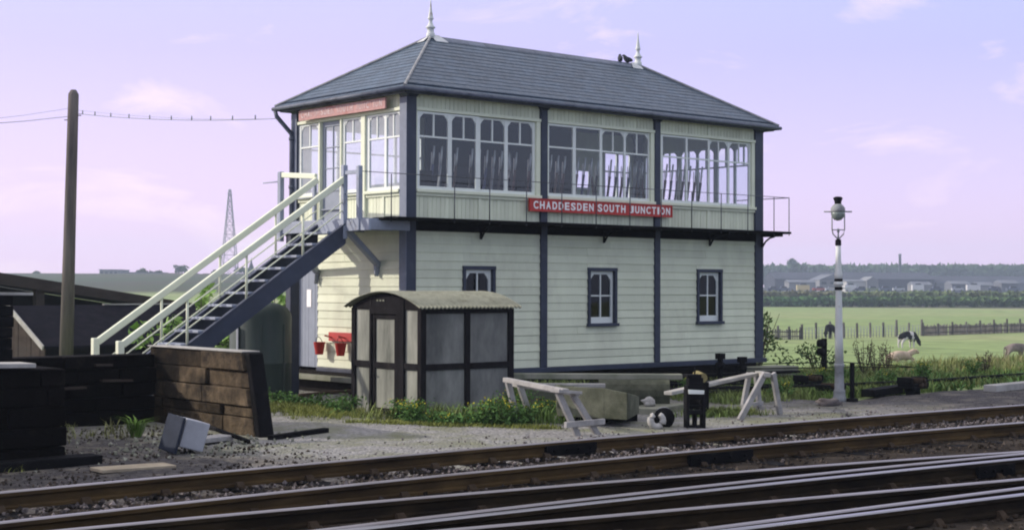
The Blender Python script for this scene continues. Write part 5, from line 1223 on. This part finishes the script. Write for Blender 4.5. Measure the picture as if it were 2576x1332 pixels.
# ------------------------------------------------------------------ field fences
def fz(px, d): p = U(px, 800, d=d); p.z = tz(p.x, p.y); return p
PALE = mat('grey_paling', (.115, .11, .105), .9, .3, 1.5, tone=.3)
def paling(name, label, pxa, da, pxb, db, h, step, postn, rails=True, pale=True):
    A, B = fz(pxa, da), fz(pxb, db); n = int((B-A).length/step); t = thing(name, A.lerp(B, .5), label, 'fence'); dr_ = (B-A).normalized(); u = Vector((0, 0, 1))
    def at(k): p = A.lerp(B, k); p.z = tz(p.x, p.y); return p
    if pale:
        def f(b):
            for i in range(n):
                p = at(i/n); hh = h*R.uniform(.86, 1.06)
                if R.random() < .05: continue
                b.beam(p-u*.1, p+dr_*R.uniform(-.06, .06)+u*hh, .105, .03, up=dr_)
        part('palings', PALE, t, f)
    else:
        def f(b):
            for z in (.25, .5, .75, 1.0): b.path([at(i/12)+u*h*z*.92 for i in range(13)], .012, 4)
            for i in range(int(n*.5)): p = at(i/(n*.5)); b.tube(p, p+u*h*.92*R.uniform(.9, 1.05), .036, n=4)
        part('wire_mesh', GREYM, t, f)
    for i in range(postn+1):
        p = at(i/postn); hh = h*R.uniform(1.12, 1.42); part('post', PALE, t, lambda b: b.beam(p-u*.3, p+u*hh+dr_*R.uniform(-.05, .05), .15, .15, up=dr_))
    if rails: part('rail', PALE, t, lambda b: [b.beam(at(0)+u*h*z-f_*.06*0, at(1)+u*h*z, .05, .09) for z in (.3, .75)])
paling('paling_fence', 'grey paling fence in the field close to the signal box corner', 1900, 136, 2014, 138, .95, .17, 4)
paling('wire_fence', 'wire mesh fence with grey posts across the middle of the field', 2018, 138, 2318, 148, 1.15, .22, 9, False, False)
paling('paling_fence', 'long grey paling fence across the field at the right edge', 2322, 148, 2720, 168, 1.05, .16, 12)

# ------------------------------------------------------------------ cattle
def coat(name, ca, cb, sc, at, w=.03):
    return mat(name, ca, .85, .08, 2, 0, 60, cb, sc, at, w)
COWBW = coat('cow_coat_black_white', (.58, .55, .52), (.012, .012, .014), 1.15, .50)
COWBK = coat('cow_coat_black', (.014, .014, .016), (.05, .05, .05), 2, .7)
COWTAN = coat('cow_coat_tan', (.44, .35, .26), (.30, .23, .17), 1.2, .56, .1)
COWGR = coat('cow_coat_grey', (.23, .19, .17), (.10, .085, .08), 1.1, .54, .1)
def cow(name, label, cat, base, head_right, rz0, k, mt, graze=True, group=None, lying=False, patch=None):
    nodes = [(0, 0, 1.10, .30), (.45, 0, 1.08, .36), (.90, 0, 1.08, .33), (1.22, 0, 1.10, .24)]
    edges = [(0, 1), (1, 2), (2, 3)]
    hd = [(1.50, 0, .84, .17), (1.74, 0, .48, .125), (1.86, 0, .20, .075)] if graze else [(1.48, 0, 1.28, .17), (1.72, 0, 1.36, .13), (1.98, 0, 1.20, .075)]
    for i, p in enumerate(hd): nodes.append(p); edges.append((len(nodes)-2 if i else 3, len(nodes)-1))
    for s in (-1, 1): nodes.append((hd[1][0]-.05, s*.24, hd[1][2]+.06, .035)); edges.append((5, len(nodes)-1))
    nodes.append((-.30, 0, 1.02, .05)); edges.append((0, len(nodes)-1)); nodes.append((-.36, 0, .5, .03)); edges.append((len(nodes)-2, len(nodes)-1))
    if lying:
        graze = False; nodes = [(x, y, z-.70, r) for x, y, z, r in nodes]
    for par, x, hind in ((0, -.04, 1), (2, 1.02, 0)):
        for s in (-1, 1):
            ch = [(x+(.10 if hind else .02), s*.21, .72, .155), (x-(.10 if hind else 0), s*.21, .42, .075), (x-(.04 if hind else 0), s*.21, .05, .055)]
            if lying: ch = [(x+.12, s*.30, .26, .15), (x+.42, s*.36, .12, .075), (x+.18, s*.40, .06, .05)]
            for i, p in enumerate(ch): nodes.append(p); edges.append((par if i == 0 else len(nodes)-2, len(nodes)-1))
    me = bpy.data.meshes.new(name); me.from_pydata([(x*k*head_right, y*k, z*k) for x, y, z, r in nodes], edges, []); o = bpy.data.objects.new(name, me); COL.objects.link(o)
    sk = o.modifiers.new('skin', 'SKIN'); sk.use_smooth_shade = True
    for i, (x, y, z, r) in enumerate(nodes): me.skin_vertices[0].data[i].radius = (r*k, r*k); me.skin_vertices[0].data[i].use_root = (i == 0)
    ss = o.modifiers.new('sub', 'SUBSURF'); ss.levels = ss.render_levels = 2
    dg = bpy.context.evaluated_depsgraph_get(); m2 = bpy.data.meshes.new_from_object(o.evaluated_get(dg)); bpy.data.objects.remove(o); bpy.data.meshes.remove(me)
    o = bpy.data.objects.new(name, m2); COL.objects.link(o); m2.materials.clear(); m2.materials.append(mt)
    if patch: m2.materials.append(COWBK)
    for pl in m2.polygons: pl.use_smooth = True; pl.material_index = 1 if (patch and patch(pl.center)) else 0
    o.location = base; o.rotation_euler = (0, 0, rz0); tag(o, label, cat, group); return o
HR = -YAW
COWW = coat('cow_coat_white', (.52, .49, .47), (.40, .37, .35), 2, .6)
def bw(c): return (c.x > .94 and not (c.x < 1.3 and c.z < .55)) or (abs(c.x-.22) < .50+.08*math.sin(c.z*9) and c.z > .80+.1*math.sin(c.x*7))
p = fz(2268, 117); cow('cow', 'black and white cow grazing in the field right of the lamp post', 'cow', p, 1, HR+.45, 1.0, COWW, patch=bw)
p = fz(2094, 141); cow('cow', 'black cow behind the wire fence half hidden by the lamp post', 'cow', p, -1, HR+1.0, 1.0, COWBK)
p = fz(2240, 96); cow('cow', 'pale tan cow lying down, only its back showing above the weeds', 'cow', p, 1, HR+.3, 1.05, COWTAN, graze=False, lying=True)
p = fz(2536, 98); cow('cow', 'brownish grey cow at the right edge of the field', 'cow', p, 1, HR+.1, .84, COWGR)

# ------------------------------------------------------------------ pigeons on the ridge
for dx, rz0, lab in ((-.52, .9, 'dark pigeon perched on the ridge, farther from the right finial'), (-.30, 2.4, 'dark pigeon perched on the ridge right beside the right finial')):
    nodes = [(0, 0, .10, .082), (.06, 0, .125, .072), (.085, 0, .175, .045), (.10, 0, .205, .040), (.15, 0, .20, .010), (-.07, 0, .085, .055), (-.135, 0, .065, .024), (.01, .03, .02, .014), (.01, -.03, .02, .014)]
    edges = [(0, 1), (1, 2), (2, 3), (3, 4), (0, 5), (5, 6), (0, 7), (0, 8)]
    me = bpy.data.meshes.new('pigeon'); me.from_pydata([(x, y, z) for x, y, z, r in nodes], edges, []); o = bpy.data.objects.new('pigeon', me); COL.objects.link(o)
    o.modifiers.new('skin', 'SKIN').use_smooth_shade = True
    for i, (x, y, z, r) in enumerate(nodes): me.skin_vertices[0].data[i].radius = (r, r); me.skin_vertices[0].data[i].use_root = (i == 0)
    o.modifiers.new('sub', 'SUBSURF').render_levels = 2
    dg = bpy.context.evaluated_depsgraph_get(); m2 = bpy.data.meshes.new_from_object(o.evaluated_get(dg)); bpy.data.objects.remove(o)
    o = bpy.data.objects.new('pigeon', m2); COL.objects.link(o); m2.materials.clear(); m2.materials.append(mat('pigeon_feathers', (.045, .05, .055), .7, .3, 20))
    for pl in m2.polygons: pl.material_index = 0; pl.use_smooth = True
    o.scale = (.82, .82, .82); o.location = (R1.x+dx, R1.y, R1.z+.03); o.rotation_euler = (0, 0, rz0); tag(o, lab, 'pigeon', 'pigeons on the ridge')

# ------------------------------------------------------------------ plants
def ragwort(label, x, y, h, nst=7, fl=1.0, group='ragwort clumps by the lamp hut', leafm=None, z0=None, leaves=60):
    z0 = G if z0 is None else z0
    t = thing('ragwort', (x, y, z0), label, 'weed', group); st = MB(); lf = MB(); fw = MB()
    for i in range(nst):
        a = R.uniform(0, 6.28); l_ = h*R.uniform(.65, 1.05); o = Vector((math.cos(a), math.sin(a), 0)); b0 = Vector((x, y, z0-.03))+o*R.uniform(0, .10); tip = b0+o*l_*R.uniform(.12, .45)+Vector((0, 0, l_)); mid = b0.lerp(tip, .55)+o*.03
        st.path([b0, mid, tip], [.007, .006, .004], 5)
        for _ in range(leaves):
            k = R.random()**.8; p_ = b0.lerp(tip, k)+Vector((R.gauss(0, .055), R.gauss(0, .055), R.gauss(0, .03))); lf.leaf(p_, R.uniform(.025, .055)*(1.15-.5*k), asp=2.2)
        if R.random() < fl*.6:
            for _ in range(7): lf.leaf(tip+Vector((R.gauss(0, .045), R.gauss(0, .045), R.gauss(0, .022))), R.uniform(.018, .034), asp=1.1, mi=1)
    st.build('stems', STEM, t); lf.build('foliage', [leafm or LEAFG, FLOWER], t)
    return t
def gp(px, py): return U(px, py, z=G)
spots = [(1020, 1058, .34, .9, 'below the hut door corner'), (1044, 1064, .36, .8, 'at the near corner post of the hut'), (1100, 1066, .17, .5, 'under the left side panel of the hut'), (1140, 1068, .16, .6, 'left of the middle post of the hut'), (1180, 1068, .20, .6, 'right of the middle post of the hut'), (1222, 1070, .38, 1, 'under the right side panel, rich in flowers'), (1250, 1070, .42, 1, 'tall one left of the trestle leg'), (1285, 1072, .34, 1, 'around the left trestle leg'), (1322, 1066, .30, .7, 'between the two trestle legs'), (1352, 1058, .26, .6, 'right of the second trestle leg'), (1382, 1046, .28, .5, 'between trestle and concrete trough'), (1305, 1048, .40, .9, 'behind the trestle, close to the hut corner')]
for px, py, h, fl, wh in spots:
    p = gp(px, py); ragwort('ragwort clump with yellow flowers '+wh, p.x, p.y, h, 9, fl)
for px, py, h, fl, wh in ((700, 1012, .22, .0, 'at the black baulk'), (740, 1020, .18, 0, 'next along from the black baulk'), (790, 1024, .22, 0, 'midway between baulk and hut'), (835, 1034, .26, 0, 'a step left of the hut'), (868, 1044, .34, .1, 'against the left corner of the hut')):
    p = gp(px, py); ragwort('leafy weed clump '+wh, p.x, p.y, h, 7, fl, 'leafy weeds left of the lamp hut')
def grass(name, n, fn, h0, h1, mt, spread=.5, blades=6, w=.008):
    b = MB()
    for _ in range(n):
        p = fn()
        if p is None: continue
        x, y, z = p
        for _ in range(blades):
            a = R.uniform(0, 6.28); h = R.uniform(h0, h1); o = Vector((math.cos(a), math.sin(a), 0)); s = Vector((-o.y, o.x, 0))*w*R.uniform(.6, 1.4)*(1 if h < .3 else 1.5)
            p0 = Vector((x+R.gauss(0, .04), y+R.gauss(0, .04), z-.02)); p1 = p0+o*h*spread*.30+Vector((0, 0, h*.6)); p2 = p0+o*h*spread*R.uniform(.6, 1.2)+Vector((0, 0, h))
            b.add([p0-s, p0+s, p1+s*.7, p1-s*.7, p2], [(0, 1, 2, 3), (3, 2, 4)])
    return b.build(name, mt, kind='stuff')
def strip(pa, pb, w):
    def g():
        k = R.random(); p = gp(pa[0]+(pb[0]-pa[0])*k, pa[1]+(pb[1]-pa[1])*k); return (p.x+R.gauss(0, w), p.y+R.gauss(0, w), G)
    return g
MOSS = mat('mossy_grass', (.20, .22, .06), .85, .25, 1, tone=.35)
grass('short_grass', 800, strip((690, 1022), (880, 1048), .28), .04, .14, MOSS, .8, 6, .006)
grass('short_grass', 750, strip((880, 1062), (1400, 1078), .09), .03, .09, MOSS, .9, 6, .006)
grass('short_grass', 280, strip((960, 1052), (1400, 1064), .22), .08, .30, GRASSG, .8, 6)
grass('short_grass', 260, strip((1760, 1045), (1870, 1040), .22), .05, .16, GRASSG, .8, 6)
grass('short_grass', 500, strip((1300, 1030), (1420, 1000), .3), .12, .4, GRASSG, .7, 7)
p = gp(342, 1098)
t = thing('grass_tuft', p, 'bright green grass tuft growing at the foot of the shade-black wall', 'grass tuft')
b = MB()
for _ in range(130):
    a = R.uniform(0, 6.28); h = R.uniform(.10, .34); o = Vector((math.cos(a), math.sin(a), 0)); s = Vector((-o.y, o.x, 0))*.008; p0 = Vector(p)+o*R.uniform(0, .07); b.add([p0-s, p0+s, p0+o*h*.35+s*.8+Vector((0, 0, h*.7)), p0+o*h*.35-s*.8+Vector((0, 0, h*.7)), p0+o*h*.9+Vector((0, 0, h*.8))], [(0, 1, 2, 3), (3, 2, 4)])
b.build('blades', LEAFB, t)
# bank to the right of the box
def bank(x0=5.0, x1=44, y0=-4.4, y1=6.5):
    def g():
        x = x0+(x1-x0)*R.random()**1.25; y = R.uniform(y0, y1)
        if x < BL+.6 and y > -.4: return None
        return (x, y, tz(x, y))
    return g
grass('bank_grass', 7000, bank(5.5, 44, -4.2, 4.0), .08, .26, GRASSG, .6, 6, .010)
grass('bank_dry_grass', 2000, bank(9.5, 46, -1.6, 2.4), .10, .30, GRASSD, .55, 6, .009)
grass('bank_dry_grass', 900, bank(26, 60, -5, 3), .12, .3, GRASSD, .55, 7, .014)
grass('bank_dry_grass', 260, (lambda: (lambda q: (q[0], q[1], tz(q[0], q[1])))((R.uniform(14.5, 22), R.uniform(-3, .8)))), .2, .42, GRASSD, .5, 7)
grass('bank_grass', 1400, bank(3.4, 9.3, -4.3, -.6), .08, .26, GRASSG, .6, 6, .009)
grass('bank_leaves', 3500, bank(6, 40, -4.2, 2.5), .06, .22, LEAFG, 1.2, 6, .022)
for i, (x, y, h, wh) in enumerate(((6.9, -2.9, .4, 'left of the lamp post, nearest it'), (8.2, -2.4, .42, 'left of the lamp post under the pulley post'), (9.9, -1.6, .45, 'behind the lamp post'), (9.3, -3.0, .45, 'right of the lamp post'), (11.2, -2.6, .5, 'right of the lamp post, a second step away'), (13.2, -2.4, .5, 'midway to the right edge'), (15.6, -2.5, .5, 'two thirds of the way to the right edge'), (18.4, -2.6, .5, 'close to the right edge'), (4.6, -2.2, .35, 'behind the right trestle'), (3.6, -3.3, .3, 'left of the right trestle'), (5.4, -3.6, .32, 'between the right trestle and the lamp post'))):
    ragwort('weedy yellow-flowered clump '+wh, x, y, h, 9, .8, 'flowering weeds on the bank', z0=tz(x, y))
def shrub(label, c, rx, h, n, sz, mt, group=None, name='shrub', cat='shrub'):
    t = thing(name, c, label, cat, group); c = Vector(c)
    def f(b):
        for i in range(9):
            a = R.uniform(0, 6.28); o = Vector((math.cos(a), math.sin(a), 0)); b.path([c-Vector((0, 0, .2)), c+o*rx*.3+Vector((0, 0, h*.5)), c+o*rx*R.uniform(.4, .8)+Vector((0, 0, h*R.uniform(.8, 1)))], [.018, .012, .005], 5)
    part('stems', DEADSTEM, t, f); part('foliage', mt, t, lambda b: crown(b, (c.x, c.y, c.z+h*.55), rx*.75, h*.5, n, sz)); return t
shrub('dark straggling shrub against the right corner of the signal box', (11.6, 2.2, -.5), 1.0, 1.5, 700, .07, LEAFD)
shrub('low brownish shrub on the bank between signal box and pulley post', (12.6, 1.2, -.5), .8, .7, 320, .06, LEAFD)
def deadweed(label, c, h, n=9):
    t = thing('dead_weed', c, label, 'dead weed', 'dead dock stems on the bank'); c = Vector(c)
    def f(b):
        for i in range(n):
            a = R.uniform(0, 6.28); o = Vector((math.cos(a), math.sin(a), 0)); tip = c+o*h*R.uniform(.1, .4)+Vector((0, 0, h*R.uniform(.6, 1))); b.path([c, c.lerp(tip, .5)+o*.02, tip], [.009, .008, .005], 5)
            for _ in range(26): k = R.uniform(.4, 1); q_ = c.lerp(tip, k)+Vector((R.gauss(0, .03), R.gauss(0, .03), R.gauss(0, .02))); b.leaf(q_, .03, asp=1.4)
    part('stems', DEADSTEM, t, f)
for px, py, h, wh in ((2175, 955, .95, 'just right of the lamp post'), (2205, 950, .85, 'a little farther right of the lamp post'), (2232, 945, .7, 'in front of the pale tan cow'), (2478, 950, .6, 'near the right edge, curled')):
    p = U(px, py, z=-.5); deadweed('dark dead weed stalks '+wh, p, h)
# saplings behind the stair and by the tank
SAP = mat('sapling_leaf', (.16, .28, .05), .65, .25, 2, tone=.35)
for px0, pyt, pyb, d, rx, n, lab in ((520, 716, 905, 33, .34, 300, 'slender bright green sapling behind the stair'), (455, 795, 905, 32, .75, 520, 'low bright bush behind the foot of the stair'), (590, 800, 920, 33, .8, 560, 'bright green bush behind the middle of the stair'), (705, 700, 900, 36, .65, 620, 'green bush seen below the stringer by the stair post')):
    a_, c_2 = U(px0, pyt, d=d), U(px0, pyb, d=d); c_2.z = min(c_2.z, -.5)
    shrub(lab, c_2, rx, a_.z-c_2.z, n, .11, SAP)
p = U(385, 1045, z=G); 

stones('cinder_lumps', 2600, lambda: (R.uniform(-11, -5.6), R.uniform(-8.2, -1.6), G+.006), .008, .032, STONED)
stones('rubble_bits', 260, lambda: (R.gauss(-6.6, .9), R.gauss(-4.4, .7), G+.008), .015, .05, CONC)
grass('short_grass', 70, lambda: (R.gauss(-6.9, .8), R.gauss(-2.4, .5), G), .05, .18, GRASSD, .9, 5)
grass('short_grass', 40, lambda: (R.gauss(-9.0, .15), R.gauss(-5.45, .06), G), .04, .12, MOSS, 1., 6)
# ------------------------------------------------------------------ the air
b = MB(); b.box((-700, -120, -9), (2500, 2500, 55)); hz = b.build('haze', None, kind='stuff') if False else None
me = bpy.data.meshes.new('haze'); x0, y0, z0, x1, y1, z1 = -1080, -160, -9, 1560, 1560, 50
me.from_pydata([(x0, y0, z0), (x1, y0, z0), (x1, y1, z0), (x0, y1, z0), (x0, y0, z1), (x1, y0, z1), (x1, y1, z1), (x0, y1, z1)], [], [(3, 2, 1, 0), (4, 5, 6, 7), (0, 1, 5, 4), (1, 2, 6, 5), (2, 3, 7, 6), (3, 0, 4, 7)])
hz = bpy.data.objects.new('haze', me); COL.objects.link(hz); hz['kind'] = 'stuff'
hm = bpy.data.materials.new('haze_air'); hm.use_nodes = True; hn = hm.node_tree; hn.nodes.remove(hn.nodes['Principled BSDF'])
pv = hn.nodes.new('ShaderNodeVolumePrincipled'); pv.inputs['Color'].default_value = (.72, .86, 1.0, 1); pv.inputs['Density'].default_value = .00042; pv.inputs['Anisotropy'].default_value = .2
hn.links.new(pv.outputs[0], hn.nodes['Material Output'].inputs['Volume']); me.materials.append(hm)
